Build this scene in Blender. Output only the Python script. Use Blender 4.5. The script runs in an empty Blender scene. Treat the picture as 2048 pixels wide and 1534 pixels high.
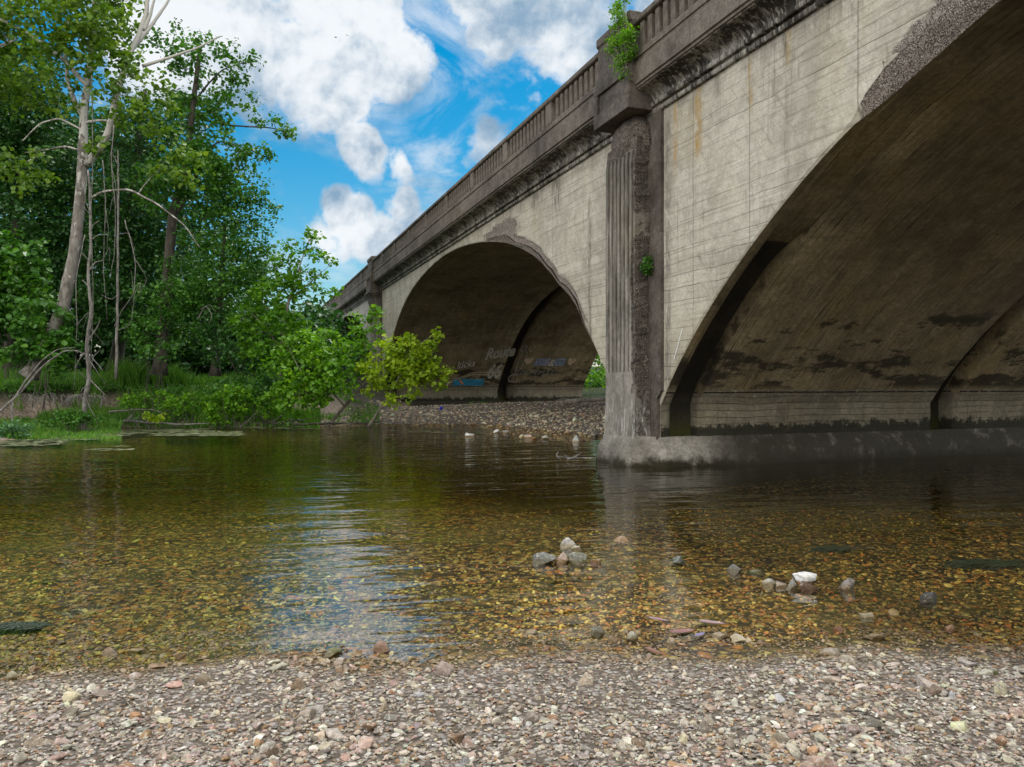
import bpy, bmesh, math, random
import numpy as np
from mathutils import Vector, Matrix
random.seed(7)
RNG = np.random.default_rng(11)
SC = bpy.context.scene
COL = SC.collection
R = math.radians

# ------------------------------------------------------------------ camera
F_PX, CX, CY, CAM_H = 1530.55, 1024.0, 767.0, 1.8
cd = bpy.data.cameras.new('camera')
cd.sensor_width = 36; cd.lens = F_PX / 2048 * 36
cd.clip_start = 0.05; cd.clip_end = 3000
cam = bpy.data.objects.new('camera', cd); COL.objects.link(cam)
cam.location = (0, 0, CAM_H); cam.rotation_euler = (R(90), 0, 0)
SC.camera = cam
def at(px, py, Y):                       # photo position at a distance -> world point
    return Vector(((px - CX) / F_PX * Y, Y, CAM_H - (py - CY) / F_PX * Y))

# ------------------------------------------------------------------ light
SUN_EL, SUN_AZ = 65.0, 30.0              # azimuth clockwise from +Y
SC.view_settings.view_transform = 'Standard'
SC.view_settings.look = 'None'
SC.view_settings.exposure = 0.0
SC.view_settings.gamma = 1
SC.cycles.max_bounces = 6; SC.cycles.diffuse_bounces = 3; SC.cycles.glossy_bounces = 3; SC.cycles.transmission_bounces = 3; SC.cycles.transparent_max_bounces = 6
SC.cycles.use_adaptive_sampling = True; SC.cycles.adaptive_threshold = .02
SC.cycles.caustics_reflective = False; SC.cycles.caustics_refractive = False
sd = bpy.data.lights.new('sun', 'SUN'); sd.energy = 3.2; sd.angle = R(6); sd.color = (1, .95, .88)
so = bpy.data.objects.new('sun', sd); COL.objects.link(so)
sdir = Vector((math.sin(R(SUN_AZ)) * math.cos(R(SUN_EL)), math.cos(R(SUN_AZ)) * math.cos(R(SUN_EL)), math.sin(R(SUN_EL))))
so.rotation_euler = (-sdir).to_track_quat('-Z', 'Y').to_euler()

class NT:                                # small node-tree helper
    def __init__(s, tree): s.t = tree; s.n = tree.nodes; s.l = tree.links
    def add(s, kind, **kw):
        n = s.n.new(kind)
        for k, v in kw.items():
            if k.startswith('i_'):
                key = k[2:]
                key = int(key) if key.isdigit() else key.replace('_', ' ')
                s.put(n.inputs[key], v)
            else: setattr(n, k, v)
        return n
    def put(s, sock, v):
        if isinstance(v, bpy.types.NodeSocket): s.l.new(v, sock)
        elif isinstance(v, bpy.types.Node): s.l.new(v.outputs[0], sock)
        else:
            if sock.type == 'RGBA' and len(v) == 3: v = (*v, 1)
            sock.default_value = v
    def math(s, op, a, b=0.0, c=None, clamp=False):
        n = s.n.new('ShaderNodeMath'); n.operation = op; n.use_clamp = clamp
        s.put(n.inputs[0], a); s.put(n.inputs[1], b)
        if c is not None: s.put(n.inputs[2], c)
        return n.outputs[0]
    def vm(s, op, a, b=None, sc=None):
        n = s.n.new('ShaderNodeVectorMath'); n.operation = op
        s.put(n.inputs[0], a)
        if b is not None: s.put(n.inputs[1], b)
        if sc is not None: s.put(n.inputs['Scale'], sc)
        return n.outputs['Value'] if op in ('DISTANCE', 'DOT_PRODUCT', 'LENGTH') else n.outputs[0]
    def mr(s, v, a, b, c=0.0, d=1.0, smooth=True):
        n = s.n.new('ShaderNodeMapRange'); n.interpolation_type = 'SMOOTHSTEP' if smooth else 'LINEAR'
        s.put(n.inputs['Value'], v); n.inputs['From Min'].default_value = a; n.inputs['From Max'].default_value = b
        n.inputs['To Min'].default_value = c; n.inputs['To Max'].default_value = d
        return n.outputs[0]
    def mix(s, f, a, b, mode='MIX'):
        n = s.n.new('ShaderNodeMix'); n.data_type = 'RGBA'; n.blend_type = mode
        s.put(n.inputs[0], f); s.put(n.inputs[6], a); s.put(n.inputs[7], b)
        return n.outputs[2]
    def noise(s, vec, scale, detail=4, rough=.55, dist=0.0):
        n = s.n.new('ShaderNodeTexNoise'); s.put(n.inputs['Vector'], vec)
        n.inputs['Scale'].default_value = scale; n.inputs['Detail'].default_value = detail
        n.inputs['Roughness'].default_value = rough; n.inputs['Distortion'].default_value = dist
        return n.outputs[0]
    def scl(s, vec, v):
        return s.vm('MULTIPLY', vec, v)
    def xyz(s, vec):
        n = s.n.new('ShaderNodeSeparateXYZ'); s.put(n.inputs[0], vec); return n.outputs

world = bpy.data.worlds.new('World'); SC.world = world; world.use_nodes = True
W = NT(world.node_tree)
bg = W.n['Background']
sky = W.add('ShaderNodeTexSky', sky_type='NISHITA', sun_disc=False)
sky.sun_elevation = R(SUN_EL); sky.sun_rotation = R(SUN_AZ); sky.air_density = 1.2; sky.dust_density = .4; sky.ozone_density = 3.0
vecD = W.vm('NORMALIZE', W.add('ShaderNodeTexCoord').outputs['Generated'])
# clouds: billow noise on the dome, gathered into banks placed by direction
def dirn(px, py): v = Vector(((px - CX) / F_PX, 1, (CY - py) / F_PX)).normalized(); return tuple(v)
BANKS = [(700, 70, .13, .62), (600, 0, .11, .5), (560, 110, .14, .6), (480, 40, .11, .5), (775, 130, .09, .5), (650, 185, .12, .58), (520, 230, .09, .36), (720, 310, .075, .6),
         (780, 320, .05, .4), (690, 270, .05, .5), (690, 430, .07, .7), (650, 470, .08, .5), (740, 465, .06, .5), (600, 540, .07, .35), (800, 400, .05, .25), (900, 250, .07, .33),
         (960, 285, .07, .40), (830, 210, .08, .3), (1100, 30, .13, .65), (1010, 60, .10, .6), (1180, 90, .10, .55), (1060, 160, .055, .3), (1120, 120, .07, .5),
         (950, 10, .08, .5), (1000, 130, .05, .4), (420, 150, .14, .45), (540, 560, .09, .2), (640, 600, .09, .2), (300, 80, .2, .5), (560, 400, .06, .25),
         (0, -900, .9, .25), (1500, -700, .7, .3)]
def sky_density(vec):
    acc = None
    for px, py, r, a in BANKS:
        d = W.vm('DISTANCE', vec, dirn(px, py))
        g = W.mr(d, 0, r, a, 0)
        acc = g if acc is None else W.math('MAXIMUM', acc, g)
    back = W.math('MAXIMUM', W.mr(W.xyz(vec)[1], .2, -.3, 0, .50), W.mr(W.xyz(vec)[0], -.45, -.8, 0, .50))  # cloud cover added out of view to whiten the skylight
    return W.math('ADD', acc, back)
warp = W.noise(vecD, 6, 3)
vw = W.vm('ADD', vecD, W.vm('SCALE', W.vm('SUBTRACT', W.add('ShaderNodeTexNoise', i_Vector=vecD, i_Scale=7.0, i_Detail=4.0).outputs['Color'], (.5, .5, .5)), sc=.05))
bank = sky_density(vw)
n1 = W.noise(vecD, 9, 10, .57, .1)
n1b = W.noise(W.vm('ADD', vecD, (0.007, 0, -.016)), 9, 10, .57, .1)
dens = W.math('ADD', bank, W.math('MULTIPLY', W.math('SUBTRACT', n1, .5), 1.5))
mask = W.mr(dens, .18, .35)
thin = W.math('MULTIPLY', W.mr(W.noise(W.scl(vecD, (1, 1, 1.8)), 5.5, 8, .62, .7), .44, .68), .62)
mask = W.math('MAXIMUM', mask, thin)
relief = W.math('MULTIPLY', W.math('SUBTRACT', n1b, n1), 5.2)
shd = None
for px, py, r in ((1080, 60, .17), (1160, 120, .10), (670, 190, .12), (600, 210, .13), (760, 150, .07), (560, 300, .12), (540, 150, .07), (980, 270, .05)):
    g = W.mr(W.math('ADD', W.vm('DISTANCE', vw, dirn(px, py)), 0.0), r * .3, r, .30, 0); shd = g if shd is None else W.math('MAXIMUM', shd, g)
big = W.noise(W.vm('ADD', vecD, (.3, .1, .25)), 5.0, 3, .5)
lit = W.math('ADD', W.math('ADD', W.mr(big, .38, .64), relief), W.math('SUBTRACT', W.mr(dens, .35, 1.0, .22, -.12), shd))
ccol = W.mix(W.mr(lit, -.45, 1.25, 0, 1), (.24, .39, .55), (.90, .94, .98))
sk = W.n.new('ShaderNodeHueSaturation'); sk.inputs['Saturation'].default_value = 1.6; sk.inputs['Hue'].default_value = .484
W.put(sk.inputs['Color'], sky.outputs[0])
SKY_S = .115
skyc = W.vm('SCALE', sk.outputs[0], sc=SKY_S)
bright = W.math('MAXIMUM', W.mr(W.xyz(vecD)[1], .25, -.35, 1.0, 3.6), W.mr(W.xyz(vecD)[0], -.50, -.85, 1.0, 3.6))   # unseen clouds behind and to the left, brightened to light the bridge face
allc = W.mix(mask, skyc, W.vm('SCALE', W.mix(W.mr(W.xyz(vecD)[1], .2, -.2), ccol, (.70, .68, .62)), sc=bright))
world.cycles.sampling_method = 'MANUAL'; world.cycles.sample_map_resolution = 256
W.put(bg.inputs['Color'], allc); bg.inputs['Strength'].default_value = 1.0

# ------------------------------------------------------------------ helpers
def tag(o, label=None, cat=None, group=None, kind=None):
    if label: o['label'] = label
    if cat: o['category'] = cat
    if group: o['group'] = group
    if kind: o['kind'] = kind
    return o
def link(name, me, mat=None, parent=None, smooth=False):
    o = bpy.data.objects.new(name, me); COL.objects.link(o)
    if mat is not None: me.materials.append(mat)
    if parent is not None: o.parent = parent
    me.polygons.foreach_set('use_smooth', np.full(len(me.polygons), bool(smooth)))
    return o
def empty(name, loc=(0, 0, 0), rz=0.0):
    o = bpy.data.objects.new(name, None); COL.objects.link(o); o.location = loc; o.rotation_euler = (0, 0, rz); o.empty_display_size = .2
    return o
def np_mesh(name, V, Fc, attrs=None, cols=None):
    """V (n,3); Fc (m,k) equal-sided faces, or a list of such arrays"""
    if isinstance(Fc, np.ndarray): Fc = [Fc]
    me = bpy.data.meshes.new(name)
    loops = np.concatenate([f.ravel() for f in Fc]).astype(np.int32)
    tot = np.concatenate([np.full(len(f), f.shape[1], np.int32) for f in Fc])
    start = np.concatenate([[0], np.cumsum(tot)[:-1]]).astype(np.int32)
    me.vertices.add(len(V)); me.vertices.foreach_set('co', np.asarray(V, np.float32).ravel())
    me.loops.add(len(loops)); me.loops.foreach_set('vertex_index', loops)
    me.polygons.add(len(tot)); me.polygons.foreach_set('loop_start', start); me.polygons.foreach_set('loop_total', tot)
    for k, a in (attrs or {}).items():
        at_ = me.attributes.new(k, 'FLOAT', 'POINT'); at_.data.foreach_set('value', np.asarray(a, np.float32))
    for k, a in (cols or {}).items():
        at_ = me.attributes.new(k, 'FLOAT_COLOR', 'POINT'); at_.data.foreach_set('color', np.asarray(a, np.float32).ravel())
    me.update(calc_edges=True)
    return me
def grid_faces(nr, nc, flip=False, base=0, wrap=False):
    r = np.arange(nr - 1)[:, None]; c = np.arange(nc if wrap else nc - 1)[None, :]
    c2 = (c + 1) % nc
    a = r * nc + c; b = r * nc + c2; d = (r + 1) * nc + c2; e = (r + 1) * nc + c
    q = np.stack([a, b, d, e], -1).reshape(-1, 4) + base
    return q[:, ::-1] if flip else q
class MB:                                # collects pieces into one mesh
    def __init__(s): s.V = []; s.F = {}; s.n = 0; s.A = []
    def addv(s, V, F, a=None):
        V = np.asarray(V, float).reshape(-1, 3)
        for f in (F if isinstance(F, list) else [F]):
            s.F.setdefault(f.shape[1], []).append(np.asarray(f) + s.n)
        s.V.append(V); s.n += len(V); s.A.append(np.full(len(V), 0.0) if a is None else np.broadcast_to(np.asarray(a, float), (len(V),)))
    def grid(s, G, flip=False, wrap=False, a=None):
        G = np.asarray(G, float); nr, nc = G.shape[:2]
        s.addv(G.reshape(-1, 3), grid_faces(nr, nc, flip, 0, wrap), None if a is None else np.asarray(a).ravel())
    def box(s, lo, hi, bev=.012):
        bm = bmesh.new(); bmesh.ops.create_cube(bm, size=1)
        lo = Vector(lo); hi = Vector(hi)
        for v in bm.verts: v.co = Vector([lo[i] + (v.co[i] + .5) * (hi[i] - lo[i]) for i in range(3)])
        if bev > 0: bmesh.ops.bevel(bm, geom=list(bm.edges), offset=bev, segments=1, profile=.5, affect='EDGES')
        s.bm(bm)
    def bm(s, bm):
        bm.verts.index_update(); V = np.array([v.co[:] for v in bm.verts])
        by = {}
        for f in bm.faces: by.setdefault(len(f.verts), []).append([v.index for v in f.verts])
        s.addv(V, [np.array(x) for x in by.values()]); bm.free()
    def tube(s, pts, rad, seg=8, jitter=0.0, cap=True, a=None):
        pts = np.asarray([tuple(p) for p in pts], float); n = len(pts); rad = np.broadcast_to(np.asarray(rad, float), (n,))
        T = np.gradient(pts, axis=0); T /= np.linalg.norm(T, axis=1)[:, None] + 1e-9
        up = np.array([0, 0, 1.0]) if abs(T[0][2]) < .9 else np.array([1.0, 0, 0])
        N = np.cross(T[0], up); N /= np.linalg.norm(N); G = []
        for i in range(n):
            N = N - T[i] * N.dot(T[i]); N /= np.linalg.norm(N) + 1e-9; B = np.cross(T[i], N)
            ang = np.linspace(0, 2 * np.pi, seg, endpoint=False)
            rr = rad[i] * (1 + jitter * RNG.uniform(-1, 1, seg))
            G.append(pts[i] + np.outer(np.cos(ang) * rr, N) + np.outer(np.sin(ang) * rr, B))
        G = np.array(G); base = s.n
        s.grid(G, wrap=True, a=None if a is None else np.full(n * seg, a))
        if cap:
            s.F.setdefault(seg, []).append(np.array([np.arange(seg)[::-1] + base, np.arange(seg) + base + (n - 1) * seg]))
    def build(s, name, mat, parent=None, smooth=False, attr=None):
        Fc = [np.concatenate(v) for v in s.F.values()]
        me = np_mesh(name, np.concatenate(s.V), Fc, {attr: np.concatenate(s.A)} if attr else None)
        return link(name, me, mat, parent, smooth)
def vnoise(P, scale=1.0, seed=0, octv=3):    # cheap value noise on (n,3) points, range about -1..1
    P = np.asarray(P, float) * scale; out = np.zeros(P.shape[:-1]); amp = 1.0
    for o in range(octv):
        Q = P * (2 ** o) + 17.3 * o + seed * 5.1
        i = np.floor(Q).astype(np.int64); f = Q - i; f = f * f * (3 - 2 * f); v = 0
        for dx in (0, 1):
            for dy in (0, 1):
                for dz in (0, 1):
                    hsh = (i[..., 0] + dx) * 374761393 + (i[..., 1] + dy) * 668265263 + (i[..., 2] + dz) * 2147483647
                    hsh = (hsh ^ (hsh >> 13)) * 1274126177; hsh = (hsh ^ (hsh >> 16)) & 0xffff
                    w = (f[..., 0] if dx else 1 - f[..., 0]) * (f[..., 1] if dy else 1 - f[..., 1]) * (f[..., 2] if dz else 1 - f[..., 2])
                    v = v + w * (hsh / 32767.5 - 1)
        out += amp * v; amp *= .5
    return out / 1.6
def smooth01(x, a, b): t = np.clip((x - a) / (b - a), 0, 1); return t * t * (3 - 2 * t)

# ------------------------------------------------------------------ materials
def newmat(name):
    m = bpy.data.materials.new(name); m.use_nodes = True; t = NT(m.node_tree)
    p = t.n['Principled BSDF']; return m, t, p
def bump(t, p, h, strength=.5, dist=.02):
    b = t.n.new('ShaderNodeBump'); b.inputs['Strength'].default_value = strength; b.inputs['Distance'].default_value = dist
    t.put(b.inputs['Height'], h); t.put(p.inputs['Normal'], b.outputs[0])

def ax_ok(b): return bool(b) and b[0] == 'z'
def concrete(name, lo, hi, boards=None, streak=0.5, stains=(), dark=.06, rough_attr=True, yellow=.25, topdark=None, bscale=1.0, pits=.4, mossz=None, joints=(), spallc=((.09, .078, .066), (.36, .31, .27)), drips=False, damp=None, ribs=False):
    m, t, p = newmat(name)
    co = t.add('ShaderNodeTexCoord').outputs['Object']; x, y, z = t.xyz(co)[:3]
    big = t.noise(co, .55, 5, .6); mid = t.noise(co, 3.5, 6, .65); fine = t.noise(co, 38, 5, .7)
    f = t.math('ADD', t.math('MULTIPLY', big, .75), t.math('MULTIPLY', mid, .5))
    c = t.mix(t.mr(f, .42, .85), lo, hi)
    c = t.mix(t.math('MULTIPLY', t.mr(t.noise(t.scl(co, (1, .6, .5)), .8, 4, .6), .5, .72), yellow), c, (hi[0] * .95, hi[1] * .86, hi[2] * .58))
    c = t.mix(t.math('MULTIPLY', t.mr(t.noise(t.scl(co, (1, .5, .5)), 1.9, 6, .7), .5, .62), .4), c, (hi[0] * 1.15, hi[1] * 1.16, hi[2] * 1.2))
    hgt = t.math('MULTIPLY', fine, .35)
    if boards:                            # form-board lines: axis, pitch, strength
        ax, pitch, st = boards
        q = {'z': z, 'x': x}[ax]
        wob = t.math('MULTIPLY', t.math('SUBTRACT', t.noise(co, .7, 3), .5), .16 if ax == 'z' else .05)
        q = t.math('DIVIDE', t.math('ADD', q, wob), pitch)
        fr = t.math('FRACT', q); fl = t.math('FLOOR', q)
        wn = t.n.new('ShaderNodeTexWhiteNoise'); wn.noise_dimensions = '1D'; t.put(wn.inputs['W'], fl)
        per = wn.outputs[0]
        line = t.math('MULTIPLY', t.mr(t.math('ABSOLUTE', t.math('SUBTRACT', fr, .5)), .5 - .06 / (pitch / .15), .5), t.mr(t.noise(co, 1.6 if ax == 'z' else .8, 4, .7), .38, .50))
        line = t.math('MULTIPLY', line, t.mr(per, .3, .7, .15, 1))
        c = t.mix(t.math('MULTIPLY', t.math('SUBTRACT', per, .5), .35 * st), c, (lo[0] * .6, lo[1] * .6, lo[2] * .6))
        c = t.mix(t.math('MULTIPLY', line, min(1, st)), c, (lo[0] * .12, lo[1] * .11, lo[2] * .10))
        hgt = t.math('SUBTRACT', hgt, t.math('MULTIPLY', line, 1.2))
        hgt = t.math('ADD', hgt, t.math('MULTIPLY', per, .5))
        g = t.noise(t.scl(co, (1, 1, 16) if ax == 'z' else (16, 1, 1)), 1.6, 4, .6)
        c = t.mix(t.mr(g, .50, .78, 0, .55 * min(1, st)), c, (lo[0] * .5, lo[1] * .48, lo[2] * .44))
        if ax == 'x':                     # dark drip lines running round the soffit
            dr = t.math('MULTIPLY', t.mr(t.noise(t.scl(co, (26, .9, .9)), 1.0, 4, .6), .56, .63), t.mr(t.noise(co, .7, 4, .6), .42, .62))
            c = t.mix(t.math('MULTIPLY', dr, .85), c, (.012, .010, .008))
    if ax_ok(boards) and topdark: c = t.mix(t.mr(t.noise(t.scl(co, (1, .12, 9)), 1.5, 5, .65), .52, .66, 0, .5), c, (lo[0] * .5, lo[1] * .49, lo[2] * .46))
    for s0 in joints:                     # vertical day joints
        l = t.mr(t.math('ABSOLUTE', t.math('SUBTRACT', t.math('ADD', y, t.math('MULTIPLY', t.noise(co, 3, 2), .04)), s0)), .008, .022, 1, 0)
        c = t.mix(t.math('MULTIPLY', l, .6), c, (lo[0] * .3, lo[1] * .3, lo[2] * .3))
    if streak:
        s1 = t.noise(t.scl(co, (1, 1, .07)), 9.0, 6, .7, .25)
        s2 = t.mr(t.noise(t.scl(co, (1, 1, .5)), .7, 4, .6), .45, .65)
        st_ = t.math('MULTIPLY', t.mr(s1, .52, .66), s2)
        c = t.mix(t.math('MULTIPLY', st_, streak), c, (dark, dark * .93, dark * .82))
    if topdark:                           # grime hanging below the cornice
        z0, z1, amt = topdark
        td = t.math('MULTIPLY', t.mr(t.math('ADD', z, t.math('MULTIPLY', t.math('SUBTRACT', t.noise(t.scl(co, (1, 1, .15)), 4, 5, .7), .5), 2.2)), z0, z1), amt)
        c = t.mix(td, c, (dark * 1.3, dark * 1.2, dark * 1.05))
    if boards and boards[0] == 'z' and topdark:   # scuffs and faint diagonal scour marks
        rt_ = t.n.new('ShaderNodeMapping'); t.put(rt_.inputs['Vector'], co); rt_.inputs['Rotation'].default_value = (R(38), 0, 0)
        sc1 = t.noise(t.scl(rt_.outputs[0], (1, 7, .7)), 1.3, 5, .7); c = t.mix(t.mr(sc1, .55, .68, 0, .45), c, (lo[0] * .55, lo[1] * .54, lo[2] * .52))
        c = t.mix(t.mr(t.noise(t.scl(co, (1, 1, 1.6)), 2.6, 6, .75), .52, .66, 0, .35), c, (.74, .73, .70))
        c = t.mix(t.math('MULTIPLY', t.mr(z, 5.0, 1.8), .35), c, (.42, .37, .27))
    for s0, w_, za, zb, colr, amt in stains:
        d = t.math('ABSOLUTE', t.math('SUBTRACT', t.math('ADD', y, t.math('MULTIPLY', t.math('SUBTRACT', t.noise(co, 4, 4), .5), .12)), s0))
        k = t.math('MULTIPLY', t.mr(d, w_ * .2, w_, 1, 0), t.math('MULTIPLY', t.mr(z, za, za + .5), t.mr(z, zb - .4, zb, 1, 0)))
        k = t.math('MULTIPLY', k, t.mr(t.noise(t.scl(co, (1, 1, .3)), 9, 4, .7), .35, .6))
        c = t.mix(t.math('MULTIPLY', k, amt), c, colr)
    if pits:
        v = t.add('ShaderNodeTexVoronoi', i_Vector=co, i_Scale=9.0); 
        pt = t.math('MULTIPLY', t.mr(v.outputs['Distance'], .05, .13, 1, 0), t.mr(t.noise(co, 1.4, 3), .5, .6))
        c = t.mix(t.math('MULTIPLY', pt, pits), c, (.03, .028, .024)); hgt = t.math('SUBTRACT', hgt, t.math('MULTIPLY', pt, 1.0))
    gr = t.noise(co, 85, 3, .6)
    c = t.mix(t.mr(gr, .3, .7, .45, 0), c, (lo[0] * .35, lo[1] * .33, lo[2] * .3)); c = t.mix(t.mr(t.noise(co, 13, 6, .75), .35, .65, .5 if not topdark else .30, 0), c, (lo[0] * .45, lo[1] * .43, lo[2] * .40))
    if rough_attr:                        # broken faces with the aggregate showing
        at_ = t.add('ShaderNodeAttribute', attribute_name='spall').outputs['Fac']
        av = t.add('ShaderNodeTexVoronoi', i_Vector=t.vm('ADD', co, t.vm('SCALE', t.add('ShaderNodeTexNoise', i_Vector=co, i_Scale=12.0, i_Detail=4.0).outputs['Color'], sc=.12)), i_Scale=58.0)
        ac = t.mix(t.math('ADD', t.math('MULTIPLY', t.xyz(av.outputs['Color'])[0], .35), t.mr(t.noise(co, 9, 6, .8), .35, .65, 0, .65)), spallc[0], spallc[1])
        ac = t.mix(t.mr(av.outputs['Distance'], .3, .65), ac, tuple(.4 * v_ for v_ in spallc[0]))
        k = t.mr(t.math('ADD', at_, t.math('MULTIPLY', t.math('SUBTRACT', mid, .5), 2.2)), .38, .6)
        c = t.mix(k, c, ac)
        hgt = t.math('ADD', hgt, t.math('MULTIPLY', t.math('ADD', t.math('MULTIPLY', t.math('SUBTRACT', 1, av.outputs['Distance']), 1.2), t.math('MULTIPLY', t.noise(co, 9, 6, .8), 4.0)), k))
    if ribs:                              # alternating dark wash and pale scoured patches along the cove
        r1_ = t.noise(t.scl(co, (1, 1, .12)), 2.1, 5, .7, .3); r2_ = t.noise(t.scl(co, (1, 1, .10)), 11, 4, .6)
        c = t.mix(t.mr(r1_, .46, .56, 0, .9), c, (.022, .019, .016)); c = t.mix(t.math('MULTIPLY', t.mr(r2_, .55, .63), .55), c, (.50, .48, .44)); c = t.mix(t.math('MULTIPLY', t.mr(r2_, .46, .38), .75), c, (.02, .018, .015))
    if damp:                              # black damp growth: (z low, z high, amount), lime below the springing line
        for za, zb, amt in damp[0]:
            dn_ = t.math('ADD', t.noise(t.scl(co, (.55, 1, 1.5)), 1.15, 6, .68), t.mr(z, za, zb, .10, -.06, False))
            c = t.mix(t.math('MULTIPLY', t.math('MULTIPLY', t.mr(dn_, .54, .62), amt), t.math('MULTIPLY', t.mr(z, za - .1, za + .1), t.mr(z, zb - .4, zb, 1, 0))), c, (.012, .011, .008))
        if damp[1]:
            ck = t.mr(t.math('ABSOLUTE', t.math('SUBTRACT', t.math('ADD', z, t.math('MULTIPLY', t.math('SUBTRACT', t.noise(co, 5, 3), .5), .03)), 1.60)), .010, .022, 1, 0); c = t.mix(ck, c, (.01, .009, .007))
            lm_ = t.math('MULTIPLY', t.mr(z, 1.25, 1.5), t.mr(t.noise(t.scl(co, (5, 5, 1.2)), 1.6, 5, .7), .58, .66)); c = t.mix(t.math('MULTIPLY', lm_, .6), c, (.42, .40, .35))
            lw_ = t.mr(t.math('ADD', z, t.math('MULTIPLY', t.math('SUBTRACT', t.noise(co, 2.4, 6, .75), .5), .9)), .82, .92, 1, 0); c = t.mix(t.math('MULTIPLY', lw_, .92), c, (.012, .013, .008))
    if drips:                             # white mineral runs on the lower shaft
        dn_ = t.math('MULTIPLY', t.mr(t.noise(t.scl(co, (9, 9, .8)), 2.2, 4, .65, .4), .56, .62), t.mr(z, 1.75, 1.0, 0, 1)); c = t.mix(t.math('MULTIPLY', dn_, .6), c, (.55, .55, .54))
        c = t.mix(t.math('MULTIPLY', t.mr(t.noise(t.scl(co, (6, 6, .5)), 1.6, 4, .6), .5, .6), t.mr(z, 1.5, 2.4, 0, .6)), c, (.05, .045, .04))
    if mossz is not None:                 # algae film near the water
        z0, z1, mc = mossz
        k = t.mr(t.math('ADD', z, t.math('MULTIPLY', t.math('SUBTRACT', mid, .5), .5)), z0, z1, 1, 0)
        c = t.mix(k, c, mc)
    t.put(p.inputs['Base Color'], c); p.inputs['Roughness'].default_value = .88
    p.inputs['Specular IOR Level'].default_value = .25
    bump(t, p, hgt, .75 * bscale, .02)
    return m

YEL = (.42, .27, .08)
M = {}
M['spandrel'] = concrete('spandrel_concrete', (.37, .345, .295), (.68, .64, .565), ('z', .27, 1.0), .55, spallc=((.22, .18, .16), (.62, .55, .50)), 
    stains=[(13.95, .13, 6.0, 7.9, YEL, .8), (13.1, .20, 6.1, 7.9, YEL, 1.0), (11.45, .10, 6.4, 7.8, YEL, .65), (10.45, .12, 6.9, 7.9, (.36, .25, .08), .8), (10.55, .1, 7.0, 8, (.04, .035, .03), .7),
            (20.3, .5, 6.6, 8, (.05, .045, .04), .8), (22.0, .6, 6.9, 8, (.06, .055, .05), .7), (18.1, .16, 2.6, 6.8, (.09, .08, .06), .8), (14.25, .2, .5, 7.7, (.10, .09, .08), .75), (17.0, .12, 3, 7.7, (.25, .19, .10), .6)],
    topdark=(7.2, 8.3, .75), joints=(13.3, 11.5, 8.95, 5.2, 20.6, 24.3, 28.0, 36, 40, 44))
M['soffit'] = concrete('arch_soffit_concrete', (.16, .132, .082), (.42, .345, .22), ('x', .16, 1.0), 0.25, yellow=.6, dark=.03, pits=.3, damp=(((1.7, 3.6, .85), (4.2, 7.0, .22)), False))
M['pierwall'] = concrete('pier_wall_concrete', (.17, .155, .12), (.36, .33, .25), ('z', .15, 1.0), 0.5, yellow=.3, dark=.02, damp=((), True))
M['dark'] = concrete('weathered_dark_concrete', (.045, .038, .033), (.20, .175, .155), None, .7, yellow=.25, dark=.028, pits=.5)
M['rail'] = concrete('railing_concrete', (.065, .055, .048), (.26, .225, .195), None, .5, yellow=.15, dark=.03, pits=.5)
M['cove'] = concrete('cornice_cove_concrete', (.13, .12, .105), (.46, .44, .41), None, 1.0, yellow=.1, dark=.018, ribs=True)
M['pilaster'] = concrete('pilaster_concrete', (.13, .12, .105), (.42, .39, .355), None, .6, yellow=.2, dark=.03, topdark=(5.2, 8.0, .8), drips=True)
M['groove'] = concrete('joint_groove_concrete', (.02, .018, .015), (.06, .052, .04), None, .6, dark=.01, mossz=(.4, 1.3, (.05, .055, .012)))
M['plinth'] = concrete('plinth_concrete', (.15, .14, .125), (.46, .44, .40), None, .4, yellow=.15, dark=.08, mossz=(.02, .26, (.022, .019, .010)), pits=.7)
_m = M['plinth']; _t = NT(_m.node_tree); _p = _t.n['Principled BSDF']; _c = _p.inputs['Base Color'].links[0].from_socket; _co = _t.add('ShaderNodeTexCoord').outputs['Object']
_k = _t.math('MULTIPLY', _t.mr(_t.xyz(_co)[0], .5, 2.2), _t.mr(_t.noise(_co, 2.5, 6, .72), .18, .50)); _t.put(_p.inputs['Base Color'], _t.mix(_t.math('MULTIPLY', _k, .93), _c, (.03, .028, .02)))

# ------------------------------------------------------------------ the bridge (local x = depth t, y = run s, z up)
UX, UY = -.33731, .94139
VX, VY = UY, -UX
D0 = 8.635
PIER0, SPAN, BW = 15.573, 34.071, 14.0
ZC = 7.85
br = empty('arch_bridge', (D0 * VX, D0 * VY, 0), math.atan2(VY, VX))
tag(br, 'long weathered concrete arch bridge with balustrade railing crossing the river', 'bridge')
def b2w(t, s, z): return Vector((s * UX + (D0 + t) * VX, s * UY + (D0 + t) * VY, z))
_dx = np.array([0, 2.5, 4.9, 7.8, 10.0, 11.06, 12.0, 12.6, 13.47, 14.06, 14.8, 15.4, 15.75, 16.03])
_dr = np.array([0, .08, .32, .93, 1.60, 2.10, 2.62, 3.02, 3.66, 4.12, 4.78, 5.38, 5.80, 6.2])
_u = np.array([_dx ** (2 * k) for k in range(1, 6)]).T
_cf = np.linalg.lstsq(_u, _dr, rcond=None)[0]
def drop(dx): dx = np.abs(dx); return sum(_cf[k] * dx ** (2 * (k + 1)) for k in range(5))
ZCROWN, HS = 7.5, 16.03
ZSPR = ZCROWN - float(drop(HS))
def arch_z(dx): return ZCROWN - drop(np.minimum(np.abs(dx), HS))
_tt = np.linspace(0, HS, 400); _zz = arch_z(_tt)
def arch_dx(z): return np.interp(-np.asarray(z, float), -_zz, _tt)   # half opening at height z

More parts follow.
